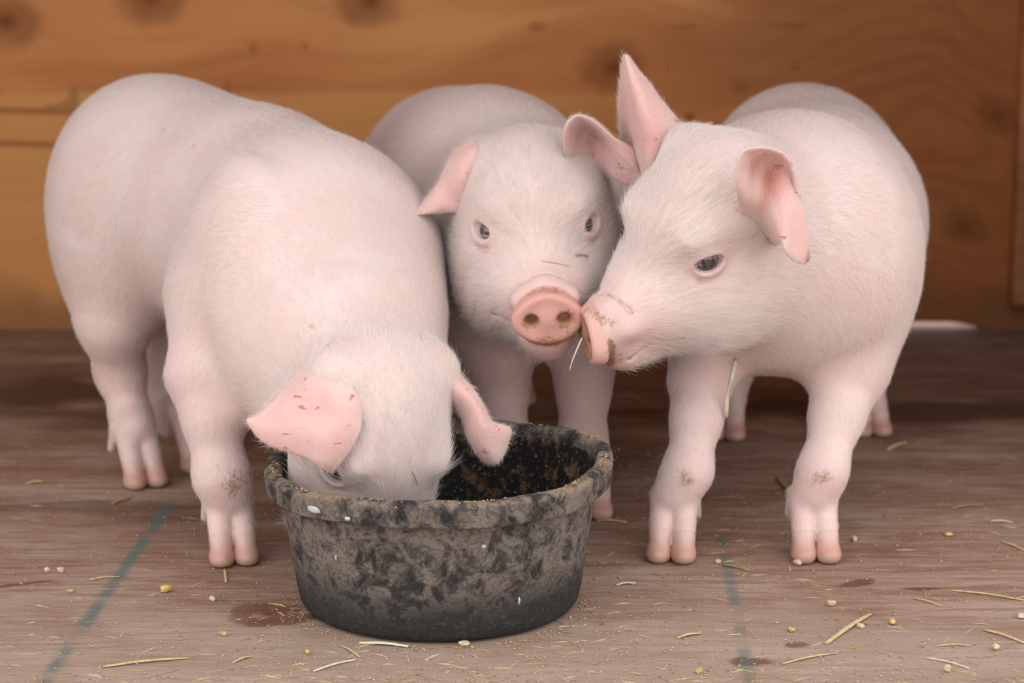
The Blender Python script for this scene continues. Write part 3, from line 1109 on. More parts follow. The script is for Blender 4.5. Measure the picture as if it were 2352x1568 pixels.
    L = (.0120 + .0045 * inh) * (.62 + .38 * sstep(pos[:, 2], .10, .24) + .38 * inh * (pos[:, 2] < .2))
    L = np.minimum(L, .0168)
    hair_object('hair', pos.astype(float), nv_.astype(float), flow, L, (.11 + .07 * inh)[:], .000100 + .000012 * inh, root, rng)
    # longer whiskers along the jaw, cheeks and brow
    wm = inhead * (np.clip((-.035 - q[:, 2]) / .02, 0, 1) + .25 * (q[:, 2] > .03) * (np.abs(q[:, 1]) > .03)) * (q[:, 0] < .1)
    pos, nv_, qi, ww = sample_surface(P, Q, nn, 1900, rng, wm + 1e-6)
    hair_object('whiskers', pos.astype(float), nv_.astype(float), lofts[Q[qi, 0]], .021, .45, .000070, root, rng, .3)
    # bristly fringe in front of and below the ears, under the chin
    for rows, kw in spec['ears']:
        build_ear(rows, root, rng=rng, **kw)
    return root


def V3(*a):
    return np.array(a, float)


def ear_rows(rows, Y0):
    return [[at(px, py, Y0 + dy) for (px, py, dy) in r] for r in rows]


# ------------------------------------------------------------------ the three piglets
def ear_base_y(H, s):
    return (np.array(H['pos']) + H.get('scale', 1) * (head_frame(*H['ypr']) @ np.array([-.062, s * .062, .06])))[1]


BOWL = np.array([at(1008, 1060, 2.122)[0], 2.122, 0.0])          # centre of the feed bowl

# eating piglet, head down in the bowl
A_head = dict(pos=(-.128, 2.130, .128), ypr=(-68, -52, -8), scale=1.0, k=.05, rim=(BOWL[0], BOWL[1], .1415, .1395))
A_R, A_S = at(364, 432, 2.63), at(700, 640, 2.36)
fA = on_floor(532, 1282)
hA1, hA2 = on_floor(322, 1108), on_floor(405, 1082)
ya_r, ya_l = ear_base_y(A_head, -1), ear_base_y(A_head, 1)
piglet_a = dict(
    head=A_head, rump=A_R, shoulder=A_S,
    neck=[(A_S + V3(.02, -.01, .0), .112), (at(785, 800, 2.25), .092), (at(850, 930, 2.20), .062)],
    legs=[dict(foot=fA, heading=(.25, -1), pts=[(at(520, 720, 2.33), .062), (at(466, 860, 2.29), .033), (at(488, 960, 2.275), .0265), (at(508, 1090, 2.262), .0242)]),
          dict(foot=V3(-.10, 2.385, 0), heading=(.25, -1), pts=[(V3(-.14, 2.40, .22), .055), (V3(-.125, 2.40, .16), .036), (V3(-.108, 2.395, .10), .026)]),
          dict(foot=hA1, heading=(.45, -.9), pts=[(at(300, 620, 2.60), .075), (at(262, 745, 2.58), .036), (at(276, 850, 2.60), .026), (at(302, 960, 2.585), .0205)]),
          dict(foot=hA2 + V3(.02, .02, 0), heading=(.45, -.9), pts=[(at(420, 640, 2.70), .07), (at(400, 760, 2.70), .040), (at(390, 850, 2.69), .030), (at(395, 950, 2.67), .0235)])],
    knee=.55, knee_r=.018,
    torso=dict(sh_k=.010, chest=(.120, .116, .135), mid=at(580, 515, 2.50), shoulders=[(at(565, 650, 2.315), (.080, .052, .125)), (at(800, 610, 2.40), (.070, .050, .115))]),
    ears=[(ear_rows([[(702, 843, .024), (745, 836, .008), (782, 848, -.004), (814, 876, -.010), (832, 906, -.006)],
                     [(668, 868, .010), (715, 880, -.018), (760, 900, -.024), (800, 915, -.028), (831, 940, -.024)],
                     [(628, 915, -.008), (690, 935, -.030), (740, 950, -.036), (788, 965, -.040), (829, 985, -.036)],
                     [(588, 952, -.014), (650, 980, -.033), (705, 1000, -.042), (760, 1015, -.046), (808, 1030, -.040)],
                     [(567, 962, -.016), (610, 1008, -.025), (672, 1032, -.036), (738, 1050, -.046), (782, 1065, -.042)],
                     [(572, 978, -.014), (622, 1021, -.022), (690, 1044, -.032), (732, 1072, -.044), (762, 1088, -.040)]], ya_r),
           dict(inner_red=.1)),
          (ear_rows([[(965, 850, .0), (962, 880, -.010), (962, 910, -.010), (970, 940, .0), (985, 965, .01)],
                     [(1010, 848, .0), (1006, 868, -.022), (1006, 895, -.022), (1006, 922, -.012), (1008, 948, .005)],
                     [(1050, 860, .0), (1040, 876, -.020), (1034, 898, -.022), (1030, 918, -.012), (1026, 938, .008)],
                     [(1082, 888, -.006), (1070, 900, -.024), (1062, 914, -.026), (1052, 928, -.018), (1040, 938, .0)],
                     [(1106, 925, -.010), (1095, 932, -.026), (1085, 944, -.028), (1074, 956, -.022), (1060, 960, -.008)],
                     [(1132, 968, -.012), (1114, 977, -.028), (1101, 988, -.03), (1086, 998, -.026), (1073, 1002, -.014)],
                     [(1174, 985, -.002), (1144, 1005, -.018), (1120, 1022, -.026), (1104, 1032, -.024), (1090, 1038, -.016)],
                     [(1160, 1040, -.006), (1150, 1058, -.016), (1140, 1066, -.018), (1128, 1068, -.016), (1112, 1062, -.012)]], ya_l),
           dict(inner_red=.0))],
)
build_pig('piglet', 'piglet bending over with its head down in the black feed bowl', piglet_a, 3)

# middle piglet, looking at the viewer
B_head = dict(pos=(.024, 2.300, .308), ypr=(-86.2, -9.5, 3.5), scale=1.0, k=.05)
B_R, B_S = at(1040, 440, 2.88), at(1222, 572, 2.53)
yb_r, yb_l = ear_base_y(B_head, -1), ear_base_y(B_head, 1)
piglet_b = dict(
    head=B_head, rump=B_R, shoulder=B_S,
    neck=[(B_S + V3(0, -.02, .01), .098), (V3(.020, 2.41, .300), .084), (V3(.022, 2.36, .315), .062)],
    legs=[dict(foot=on_floor(1350, 1178), heading=(.05, -1), pts=[(at(1322, 672, 2.49), .050), (at(1340, 850, 2.45), .0285), (at(1340, 910, 2.44), .0235), (at(1338, 1000, 2.42), .0215)]),
          dict(foot=on_floor(1165, 1178), heading=(-.05, -1), pts=[(at(1122, 672, 2.50), .050), (at(1145, 850, 2.46), .0285), (at(1152, 910, 2.44), .0235), (at(1160, 1000, 2.42), .0215)]),
          dict(foot=V3(.0, 2.93, 0), heading=(.3, -1), pts=[(V3(-.0, 2.90, .26), .075), (V3(.0, 2.90, .18), .042), (V3(.0, 2.96, .12), .026)]),
          dict(foot=V3(-.15, 2.90, 0), heading=(.3, -1), pts=[(V3(-.13, 2.88, .26), .075), (V3(-.14, 2.88, .18), .042), (V3(-.15, 2.94, .12), .026)])],
    torso=dict(chest=(.12, .110, .094), mid=at(1118, 456, 2.70)),
    ears=[(ear_rows([[(1126, 322, .045), (1122, 350, .04), (1118, 378, .04), (1112, 405, .04), (1104, 430, .045)],
                     [(1100, 320, .01), (1100, 345, -.012), (1098, 378, -.016), (1094, 410, -.008), (1086, 436, .015)],
                     [(1062, 331, .0), (1072, 358, -.024), (1078, 395, -.030), (1082, 425, -.022), (1079, 452, .0)],
                     [(1030, 368, .0), (1044, 392, -.024), (1058, 420, -.032), (1070, 450, -.026), (1066, 476, -.012)],
                     [(1003, 422, -.010), (1018, 436, -.020), (1035, 456, -.022), (1050, 474, -.022), (1058, 488, -.018)],
                     [(968, 468, -.022), (980, 474, -.028), (998, 480, -.028), (1018, 484, -.022), (1036, 482, -.020)],
                     [(938, 498, -.038), (946, 497, -.038), (958, 494, -.036), (975, 490, -.032), (992, 488, -.028)]], yb_r),
           dict(inner_red=.15, dirt_tip=0.0)),
          (ear_rows([[(1302, 385, -.030), (1328, 392, -.015), (1352, 402, -.005), (1374, 408, .0), (1392, 412, .01)],
                     [(1296, 340, -.062), (1322, 352, -.035), (1350, 366, -.022), (1376, 384, -.022), (1398, 408, -.020)],
                     [(1297, 296, -.078), (1324, 308, -.040), (1352, 328, -.026), (1378, 354, -.032), (1402, 404, -.036)],
                     [(1320, 266, -.080), (1344, 284, -.048), (1366, 308, -.034), (1388, 342, -.040), (1410, 408, -.042)],
                     [(1358, 274, -.080), (1372, 290, -.060), (1390, 318, -.052), (1406, 358, -.048), (1422, 417, -.044)],
                     [(1410, 315, -.074), (1414, 328, -.068), (1422, 350, -.064), (1432, 385, -.056), (1444, 426, -.048)],
                     [(1457, 343, -.064), (1450, 358, -.066), (1452, 378, -.064), (1458, 400, -.056), (1466, 424, -.048)],
                     [(1474, 398, -.054), (1473, 404, -.056), (1473, 410, -.056), (1474, 416, -.052), (1476, 421, -.048)]], yb_l),
           dict(inner_red=.55))],
)
build_pig('piglet', 'piglet standing between the others with its snout facing the viewer', piglet_b, 11)

# nuzzling piglet, head turned to the middle one
C_head = dict(pos=(.160, 2.220, .314), ypr=(-144, -24, -19.5), scale=.98, k=.05, tilt=.12, dyaw=-.5, disc_dirt=.72, disc_pink=.38)
C_R, C_S = at(1842, 440, 2.76), at(1800, 592, 2.40)
yc_l, yc_r = ear_base_y(C_head, 1), ear_base_y(C_head, -1)
fC1, fC2 = on_floor(1545, 1275), on_floor(1868, 1275)
piglet_c = dict(
    head=C_head, rump=C_R, shoulder=C_S,
    neck=[(C_S + V3(-.01, -.015, .02), .098), (at(1765, 540, 2.35), .100), (at(1700, 515, 2.285), .070)],
    legs=[dict(foot=fC1, heading=(-.15, -1), pts=[(at(1650, 705, 2.38), .048), (at(1610, 870, 2.33), .029), (at(1600, 960, 2.30), .0225), (at(1580, 1080, 2.275), .0212)]),
          dict(foot=fC2, heading=(0, -1), pts=[(at(1955, 685, 2.38), .052), (at(1950, 850, 2.34), .036), (at(1924, 950, 2.31), .0248), (at(1890, 1080, 2.275), .0212)]),
          dict(foot=on_floor(1990, 992), heading=(.15, -1), pts=[(at(1958, 600, 2.78), .062), (at(1985, 740, 2.76), .042), (at(1985, 840, 2.81), .027)]),
          dict(foot=on_floor(1665, 1000), heading=(-.1, -1), pts=[(at(1730, 600, 2.78), .075), (at(1690, 740, 2.76), .042), (at(1675, 840, 2.81), .027)])],
    torso=dict(chest=(.12, .110, .088), th_w=.046, mid=at(1864, 512, 2.58), extra=[(at(1865, 560, 2.385), (.11, .085, .112))]),
    ears=[(ear_rows([[(1700, 496, .0), (1722, 514, .005), (1750, 534, .01), (1772, 549, .01), (1786, 564, .01)],
                     [(1692, 440, -.057), (1720, 455, -.036), (1752, 478, -.028), (1780, 510, -.036), (1796, 555, -.042)],
                     [(1692, 385, -.068), (1722, 395, -.040), (1760, 420, -.030), (1792, 470, -.040), (1800, 565, -.054)],
                     [(1706, 346, -.068), (1740, 358, -.044), (1775, 385, -.032), (1808, 455, -.038), (1805, 578, -.056)],
                     [(1760, 338, -.058), (1785, 352, -.044), (1808, 392, -.032), (1826, 470, -.036), (1812, 590, -.052)],
                     [(1808, 358, -.044), (1820, 390, -.038), (1832, 440, -.032), (1842, 510, -.036), (1824, 600, -.048)],
                     [(1822, 420, -.034), (1834, 460, -.032), (1846, 510, -.030), (1853, 555, -.036), (1838, 606, -.042)],
                     [(1846, 530, -.026), (1854, 560, -.028), (1860, 582, -.030), (1858, 598, -.032), (1848, 607, -.034)]], yc_l),
           dict(inner_red=1.0, dirt_tip=.7)),
          (ear_rows([[(1500, 430, .06), (1490, 425, .03), (1500, 415, .01), (1545, 370, .015), (1590, 310, .05)],
                     [(1462, 385, .075), (1472, 380, .035), (1492, 375, -.012), (1535, 325, .0), (1578, 292, .035)],
                     [(1430, 320, .072), (1452, 320, .034), (1486, 320, -.018), (1520, 288, -.004), (1552, 268, .024)],
                     [(1421, 255, .062), (1440, 258, .026), (1474, 262, -.018), (1500, 240, -.006), (1522, 232, .016)],
                     [(1424, 200, .036), (1436, 200, .008), (1458, 200, -.015), (1474, 192, -.006), (1490, 188, .010)],
                     [(1428, 158, .02), (1434, 158, .004), (1445, 158, -.010), (1453, 156, -.006), (1460, 154, .004)],
                     [(1431, 127, .006), (1434, 126, .0), (1437, 125, -.003), (1440, 126, -.002), (1443, 128, .002)]], yc_r),
           dict(inner_red=.25))],
)
build_pig('piglet', 'piglet with one tall upright ear nuzzling the middle piglet', piglet_c, 23)


# ------------------------------------------------------------------ rubber feed bowl
def bowl_material():
    m, nt, b = mat('dirty_black_rubber')
    geo = N(nt, 'ShaderNodeNewGeometry')
    tc = N(nt, 'ShaderNodeTexCoord')
    pos = tc.outputs['Object']
    sep = N(nt, 'ShaderNodeSeparateXYZ')
    link(nt, pos, sep.inputs[0])
    Z = sep.outputs[2]
    at_ = N(nt, 'ShaderNodeAttribute', attribute_name='zone')
    zs = N(nt, 'ShaderNodeSeparateColor')
    link(nt, at_.outputs['Color'], zs.inputs[0])
    rim, inside, _ = zs.outputs
    n1 = noise(nt, pos, 14, 5, .65, .4)
    n2 = noise(nt, pos, 60, 5, .7, .5)
    n3 = noise(nt, pos, 260, 3, .65)
    # scuffed scratches: thin ridges of distorted noise
    s1 = math_node(nt, 'ABSOLUTE', math_node(nt, 'SUBTRACT', noise(nt, pos, 24, 2, .5, 2.2), .5))
    s2 = math_node(nt, 'ABSOLUTE', math_node(nt, 'SUBTRACT', noise(nt, mapping(nt, pos, (1, 1, 2.2), loc=(4, 2, 1)), 34, 2, .5, 2.8), .5))
    scr = math_node(nt, 'MAXIMUM', smooth(nt, s1, .018, .003), smooth(nt, s2, .016, .003))
    # dried mud film on the outer wall, worn off at the foot
    fn = math_node(nt, 'ADD', math_node(nt, 'MULTIPLY', n1, -.10), math_node(nt, 'MULTIPLY', n2, -.12))
    foot = smooth(nt, math_node(nt, 'ADD', Z, fn), -.092, -.060)
    film = math_node(nt, 'ADD', math_node(nt, 'MULTIPLY', n1, .40), math_node(nt, 'MULTIPLY', n2, .65))
    film = smooth(nt, film, .43, .61)
    film = math_node(nt, 'MULTIPLY', film, foot)
    film = math_node(nt, 'MULTIPLY', film, math_node(nt, 'SUBTRACT', 1.0, math_node(nt, 'MULTIPLY', scr, .55)))
    film = math_node(nt, 'MULTIPLY', film, math_node(nt, 'SUBTRACT', 1.0, math_node(nt, 'MULTIPLY', smooth(nt, n3, .52, .64), .55)))
    rub = mix_col(nt, n2, (.012, .012, .013), (.036, .034, .033))
    rub = mix_col(nt, math_node(nt, 'MULTIPLY', smooth(nt, n3, .52, .70), .55), rub, (.11, .088, .070))
    mud = mix_col(nt, n2, (.180, .146, .124), (.258, .212, .180))
    c = mix_col(nt, math_node(nt, 'MULTIPLY', film, .95), rub, mud)
    # meal stuck on the rim
    rm = math_node(nt, 'MULTIPLY', rim, smooth(nt, math_node(nt, 'ADD', math_node(nt, 'MULTIPLY', n1, .6), math_node(nt, 'MULTIPLY', n2, .5)), .50, .68))
    c = mix_col(nt, math_node(nt, 'MULTIPLY', rm, .85), c, mix_col(nt, n3, (.20, .125, .075), (.40, .28, .18)))
    # inside: black with stuck bits of meal
    ins = mix_col(nt, smooth(nt, n2, .50, .66), (.010, .010, .011), (.14, .085, .045))
    ins = mix_col(nt, smooth(nt, n3, .60, .70), ins, (.30, .20, .11))
    c = mix_col(nt, inside, c, ins)
    link(nt, c, b.inputs['Base Color'])
    link(nt, math_node(nt, 'SUBTRACT', .8, math_node(nt, 'MULTIPLY', inside, .25)), b.inputs['Roughness'])
    b.inputs['Specular IOR Level'].default_value = .35
    bump(nt, b, math_node(nt, 'ADD', n2, math_node(nt, 'MULTIPLY', n3, .8)), .5, .0018)
    return m


M_BOWL = bowl_material()


def lathe(name, prof, seg, material, parent, zones, wob=True):
    prof = np.array(prof)
    th = np.linspace(0, 2 * math.pi, seg, endpoint=False)
    r = prof[:, 0][:, None] * np.ones(seg)
    z = prof[:, 1][:, None] * np.ones(seg)
    if wob:
        lv = np.clip(prof[:, 1] / .137, 0, 1)[:, None]
        r = r * (1 + lv * (.010 * np.cos(2 * th + .6) + .004 * np.sin(5 * th)))
        z = z + lv ** 2 * (.004 * np.cos(th - .3) + .0022 * np.sin(3 * th + 1) + .0008 * np.sin(11 * th))
    V = np.stack([r * np.cos(th), r * np.sin(th), z], -1).reshape(-1, 3)
    k = len(prof)
    idx = np.arange(k * seg).reshape(k, seg)
    nx = np.roll(idx, -1, 1)
    F = np.stack([idx[:-1], nx[:-1], nx[1:], idx[1:]], -1).reshape(-1, 4)
    o = mesh_obj(name, V, F, material, parent)
    zc = np.repeat(np.array([(a, b_, 0, 1) for a, b_ in zones], np.float32), seg, 0)
    a = o.data.attributes.new('zone', 'FLOAT_COLOR', 'POINT')
    a.data.foreach_set('color', zc.ravel())
    return o


def catm_prof(p, n):
    return catmull(np.array(p), n)


bowl = bpy.data.objects.new('feed_bowl', None)
COL.objects.link(bowl)
bowl.location = BOWL
tag(bowl, 'round black rubber feed bowl, muddy outside, standing on the floor', 'bowl')
# outer wall and inner wall with bottom: one shell
outer = [(0, .0), (.06, .0), (.112, .0), (.122, .0012), (.1275, .005), (.1305, .012), (.1335, .03), (.1375, .06), (.1420, .09), (.1445, .112), (.1450, .1165)]
inner = [(.1430, .128), (.1405, .112), (.1370, .088), (.1320, .055), (.1270, .03), (.1220, .019), (.1120, .0135), (.08, .0125), (.0, .0125)]
prof = np.concatenate([catm_prof(outer, 44), catm_prof(inner, 40)])
prof[0, 0] = prof[-1, 0] = .0005
zones = [(0, 0)] * 44 + [(0, 1)] * 40
lathe('bowl_shell', prof, 128, M_BOWL, bowl, zones)
rimp = [(.1425, .114), (.1480, .1135), (.1540, .1138), (.1575, .1146), (.1585, .1175), (.1592, .1240), (.1597, .1310), (.1590, .1350), (.1565, .1370), (.1520, .1376), (.1480, .1372), (.1450, .1355), (.1432, .1300), (.1425, .122)]
rp = catm_prof(rimp, 40)
lathe('rim', rp, 160, M_BOWL, bowl, [(float(np.clip((z - .1330) / .003, 0.12, 1)), float(np.clip((.1445 - r) / .003, 0, 1)) * .8) for r, z in rp])
# moulded lugs under the rim
for ang in (math.radians(190),):
    o = box('lug', (-.004, -.010, -.006), (.005, .010, .006), M_BOWL, bowl, .003)
    rr_ = .1470
    o.location = (rr_ * math.cos(ang), rr_ * math.sin(ang), .107)
    o.rotation_euler = (0, 0, ang)


def chips(n, rng, place, size, elong=1.6):
    """Many crumbs as one mesh: irregular octahedra."""
    base = np.array([(1, 0, 0), (-1, 0, 0), (0, 1, 0), (0, -1, 0), (0, 0, 1), (0, 0, -1)], float)
    fc = np.array([(0, 2, 4), (2, 1, 4), (1, 3, 4), (3, 0, 4), (2, 0, 5), (1, 2, 5), (3, 1, 5), (0, 3, 5)])
    pos, s = place(n), size(n)
    V = base[None] * rng.uniform(.6, 1.2, (n, 6, 1)) * s[:, None, None]
    V[:, :, 0] *= rng.uniform(1, elong, n)[:, None]
    V[:, :, 2] *= .6
    a = rng.uniform(0, 6.28, n)
    ca, sa = np.cos(a)[:, None], np.sin(a)[:, None]
    x, y = V[:, :, 0] * ca - V[:, :, 1] * sa, V[:, :, 0] * sa + V[:, :, 1] * ca
    V[:, :, 0], V[:, :, 1] = x, y
    V[:, :, 2] -= V[:, :, 2].min(1)[:, None]
    V += pos[:, None, :]
    F = (fc[None] + (np.arange(n) * 6)[:, None, None]).reshape(-1, 3)
    return V.reshape(-1, 3), F


def crumb_material(name, cols):
    m, nt, b = mat(name)
    geo = N(nt, 'ShaderNodeNewGeometry')
    c = ramp(nt, geo.outputs['Random Per Island'], [(i / max(1, len(cols) - 1), c) for i, c in enumerate(cols)])
    link(nt, c, b.inputs['Base Color'])
    b.inputs['Roughness'].default_value = .75
    b.inputs['Specular IOR Level'].default_value = .25
    return m


M_CRUMB = crumb_material('meal_crumbs', [(.42, .26, .13), (.55, .42, .28), (.62, .50, .36), (.48, .28, .09), (.60, .46, .30), (.30, .17, .10)])
rg = np.random.default_rng(5)


def bowl_place(n):
    a = rg.uniform(0, 6.28, n)
    t = rg.uniform(0, 1, n)
    bot = t < .72
    r = np.where(bot, .118 * np.sqrt(rg.uniform(0, 1, n)), 0)
    up = rg.uniform(0, 1, n) ** 2
    r = np.where(bot, r, .1265 + up * .012)
    z = np.where(bot, .0135, .03 + up * .075)
    return np.stack([r * np.cos(a), r * np.sin(a), z], 1)


Vc, Fc = chips(2200, rg, bowl_place, lambda n: rg.uniform(.0008, .0022, n))
tag(mesh_obj('feed_residue', Vc, Fc, crumb_material('wet_meal', [(.22, .13, .06), (.32, .21, .11), (.15, .09, .05), (.28, .16, .06), (.40, .29, .17)]), bowl, False), kind='stuff')


def rim_place(n):
    a = rg.uniform(0, 6.28, n)
    r = rg.normal(.1525, .0035, n)
    lvz = .004 * np.cos(a - .3) + .0022 * np.sin(3 * a + 1)
    wobr = 1 + (.010 * np.cos(2 * a + .6) + .004 * np.sin(5 * a))
    z = .1370 - np.clip((np.abs(r - .1515) - .003) / .004, 0, 1) * .004 + lvz
    return np.stack([r * wobr * np.cos(a), r * wobr * np.sin(a), z - .0003], 1)


Vc, Fc = chips(1500, rg, rim_place, lambda n: .0003 + .0012 * rg.uniform(0, 1, n) ** 2)
tag(mesh_obj('rim_crumbs', Vc, Fc, M_CRUMB, bowl, False), kind='stuff')
M_MILK = plain('dried_milk', (.50, .54, .58), .4)


def splash(px, py, w, h):
    """A raised milk splash on the outer side of the bowl."""
    bm = bmesh.new()
    bmesh.ops.create_icosphere(bm, subdivisions=2, radius=1)
    p = at(px, py, 2.0)
    # put it on the bowl's outer side at that height
    for _ in range(30):
        z = p[2]
        rr = .1602 if z > .114 else np.interp(z, [0, .03, .06, .09, .1165], [.13, .1335, .1375, .142, .145])
        dx = p[0] - BOWL[0]
        yy = BOWL[1] - math.sqrt(max(rr ** 2 - dx ** 2, 1e-6))
        p = at(px, py, yy)
    ang = math.atan2(p[1] - BOWL[1], p[0] - BOWL[0])
    for v in bm.verts:
        j = 1 + .25 * math.sin(5 * v.co.x + 3 * v.co.z + px)
        v.co = Vector((v.co.x * .0012, v.co.y * w * j, v.co.z * h * j))
    me = bpy.data.meshes.new('milk_splash')
    bm.to_mesh(me)
    bm.free()
    me.polygons.foreach_set('use_smooth', np.ones(len(me.polygons), bool))
    me.materials.append(M_MILK)
    o = bpy.data.objects.new('milk_splash', me)
    COL.objects.link(o)
    o.parent = bowl
    o.location = p - BOWL
    o.rotation_euler = (0, 0, ang)


for s in ((720, 1170, .0085, .0030), (798, 1191, .0030, .0020), (1111, 1255, .0022, .0018), (1192, 1378, .0012, .0040), (772, 1280, .0009, .0026)):
    splash(*s)

# ------------------------------------------------------------------ straw, crumbs and kernels
M_STRAW = [plain('straw_pale', (.62, .47, .25), .55, var=.2, vscale=300), plain('straw_bleached', (.74, .66, .52), .55, var=.12, vscale=300), plain('straw_brown', (.43, .26, .11), .6, var=.25, vscale=300)]
M_KERNEL = plain('cracked_corn', (.66, .44, .16), .5, var=.3, vscale=260)
M_PELLET = plain('pale_meal_lump', (.64, .49, .33), .75, var=.25, vscale=420)


def straw(name, pts, width, material, label, group=None):
    """A split flattened straw through the given points."""
    P = catmull(np.array(pts, float), 9)
    rngs = random.Random(str(label) + str(pts[0]))
    V, F = [], []
    for i in range(len(P)):
        t = nrm(P[min(i + 1, len(P) - 1)] - P[max(i - 1, 0)])
        s = nrm(np.cross(t, [0, 0, 1]) + 1e-6)
        u = np.cross(s, t)
        w = width * (1 - .35 * abs(i / (len(P) - 1) - .4)) * rngs.uniform(.92, 1.06)
        for (a, c) in ((-.5, 0), (-.28, .26), (.28, .26), (.5, 0), (.25, -.16), (-.25, -.16)):
            V.append(P[i] + s * a * w + u * c * w)
    for i in range(len(P) - 1):
        for j in range(6):
            a, c = i * 6 + j, i * 6 + (j + 1) % 6
            F.append((a, c, c + 6, a + 6))
    F.append((5, 4, 3, 2, 1, 0))
    F.append(tuple(len(V) - 6 + j for j in range(6)))
    return tag(mesh_obj(name, V, F, material, None, True), label, 'straw', group)


def floor_straw(a, c, w, mi, label, lift=.0012):
    p, q = on_floor(*a), on_floor(*c)
    m = (p + q) / 2 + np.array([0, .001, .0012])
    for k in (p, q):
        k[2] = 0
    up = np.array([0, 0, w * .17 + .0003])
    return straw('straw', [p + up, m + up, q + up], w, M_STRAW[mi], label, 'straw on the floor')


FLOOR_STRAW = [
    ((237, 1533), (433, 1513), .0036, 0, 'long golden straw lying before the eating piglet near the chalk line'),
    ((826, 1479), (938, 1487), .0048, 1, 'white flat straw lying at the foot of the feed bowl'),
    ((1898, 1480), (1998, 1413), .0056, 0, 'thick split straw with a crumb on it, on the right floor'),
    ((2183, 1357), (2352, 1380), .0030, 0, 'long thin straw running out at the right edge below the wet stain'),
    ((2127, 1512), (2226, 1536), .0024, 1, 'short white straw in the lower right corner of the floor'),
    ((1555, 1467), (1610, 1456), .0036, 0, 'stubby tan straw between the bowl and the second chalk line'),
    ((1797, 1526), (1923, 1501), .0026, 0, 'thin tan straw just right of the chalk line at the bottom edge'),
    ((1660, 1299), (1720, 1312), .0034, 2, 'brown straw beside the hoof on the second chalk line'),
    ((2098, 1375), (2162, 1393), .0022, 0, 'fine straw on bare wood right of the wet stain'),
    ((2260, 1448), (2352, 1478), .0036, 0, 'bent straw at the right edge of the floor'),
    ((2300, 1245), (2352, 1265), .0026, 0, 'straw end at the right edge level with the hooves'),
    ((2185, 1168), (2260, 1160), .0028, 2, 'dim straw on the floor right of the nuzzling piglet'),
    ((2275, 1198), (2325, 1201), .0026, 1, 'pale straw far right on the floor behind the hooves'),
    ((1785, 1100), (1820, 1140), .0050, 2, 'brown straw between the front legs of the nuzzling piglet'),
    ((1632, 1146), (1710, 1145), .0026, 2, 'thin dull straw lying between the two front hooves'),
    ((1370, 1197), (1440, 1200), .0024, 1, 'pale straw right behind the bowl'),
    ((2038, 1035), (2082, 1018), .0060, 0, 'blurred straw right of the far hind foot'),
    ((2150, 1485), (2232, 1484), .0022, 0, 'hair-thin straw on the right floor above the corner'),
    ((205, 1333), (275, 1326), .0024, 0, 'fine straw crossing beside the left chalk line'),
    ((516, 1309), (519, 1338), .0030, 0, 'short straw pointing to the hoof of the eating piglet'),
    ((535, 1523), (582, 1508), .0026, 0, 'small straw at the bottom edge left of the bowl'),
    ((720, 1543), (820, 1516), .0028, 1, 'pale straw at the bottom edge below the bowl'),
    ((780, 1483), (826, 1510), .0024, 0, 'straw slanting just below the bowl'),
    ((258, 1158), (300, 1146), .0036, 2, 'dark straw in the damp patch by the hind foot'),
    ((60, 1112), (100, 1107), .0036, 0, 'blurred straw left of the hind hooves'),
    ((1415, 1345), (1460, 1341), .0030, 1, 'white straw chip right of the bowl'),
    ((1700, 985), (1775, 990), .0030, 2, 'dim straw behind the nuzzling piglet legs'),
    ((1430, 905), (1480, 925), .0046, 2, 'dim straw on the dark floor behind the snouts'),
]
for s in FLOOR_STRAW:
    floor_straw(*s)

# straw sticking to the piglets
bpy.context.view_layer.update()
_dg = bpy.context.evaluated_depsgraph_get()


def stick(px, py, lift=.0012, fallback=2.2):
    """The place on the nearest hide seen at that spot of the view."""
    o = Vector(CAM)
    d = Vector(at(px, py, 2.0) - CAM).normalized()
    for _ in range(6):
        hit, loc, nrm_, i_, ob, m_ = SC.ray_cast(_dg, o, d)
        if not hit:
            break
        if ob.name.startswith('body'):
            return np.array(loc + nrm_ * lift)
        o = loc + d * .001
    return at(px, py, fallback)


def stuck_straw(pix, w, mi, label):
    straw('straw', [stick(*p) for p in pix], w, M_STRAW[mi], label, 'straw stuck to the piglets')


_k = stick(1690, 822)
straw('straw', [_k, at(1681, 860, _k[1] - .012), at(1672, 900, _k[1] - .014), at(1668, 958, _k[1] - .010)], .0052, M_STRAW[1], 'pale split straw dangling under the jaw of the nuzzling piglet', 'straw stuck to the piglets')
_k = stick(1340, 775)
straw('straw', [_k, at(1318, 820, _k[1] - .004), at(1308, 852, _k[1] - .004)], .0028, M_STRAW[1], 'pale straw held between the two touching snouts', 'straw stuck to the piglets')
stuck_straw([(1245, 600), (1272, 604), (1306, 612)], .0020, 1, 'thin pale straw lying across the bridge of the middle snout')
stuck_straw([(1092, 690), (1090, 715), (1088, 738)], .0022, 0, 'upright thin straw on the cheek of the middle piglet')
stuck_straw([(1140, 745), (1130, 752), (1122, 760)], .0020, 0, 'short straw on the jaw of the middle piglet')
stuck_straw([(1322, 588), (1336, 586), (1348, 590)], .0034, 2, 'orange straw flake below the eye of the middle piglet nearest its neighbour')
stuck_straw([(945, 1080), (952, 1096), (958, 1112)], .0016, 0, 'hair-thin straw on the forehead of the eating piglet')


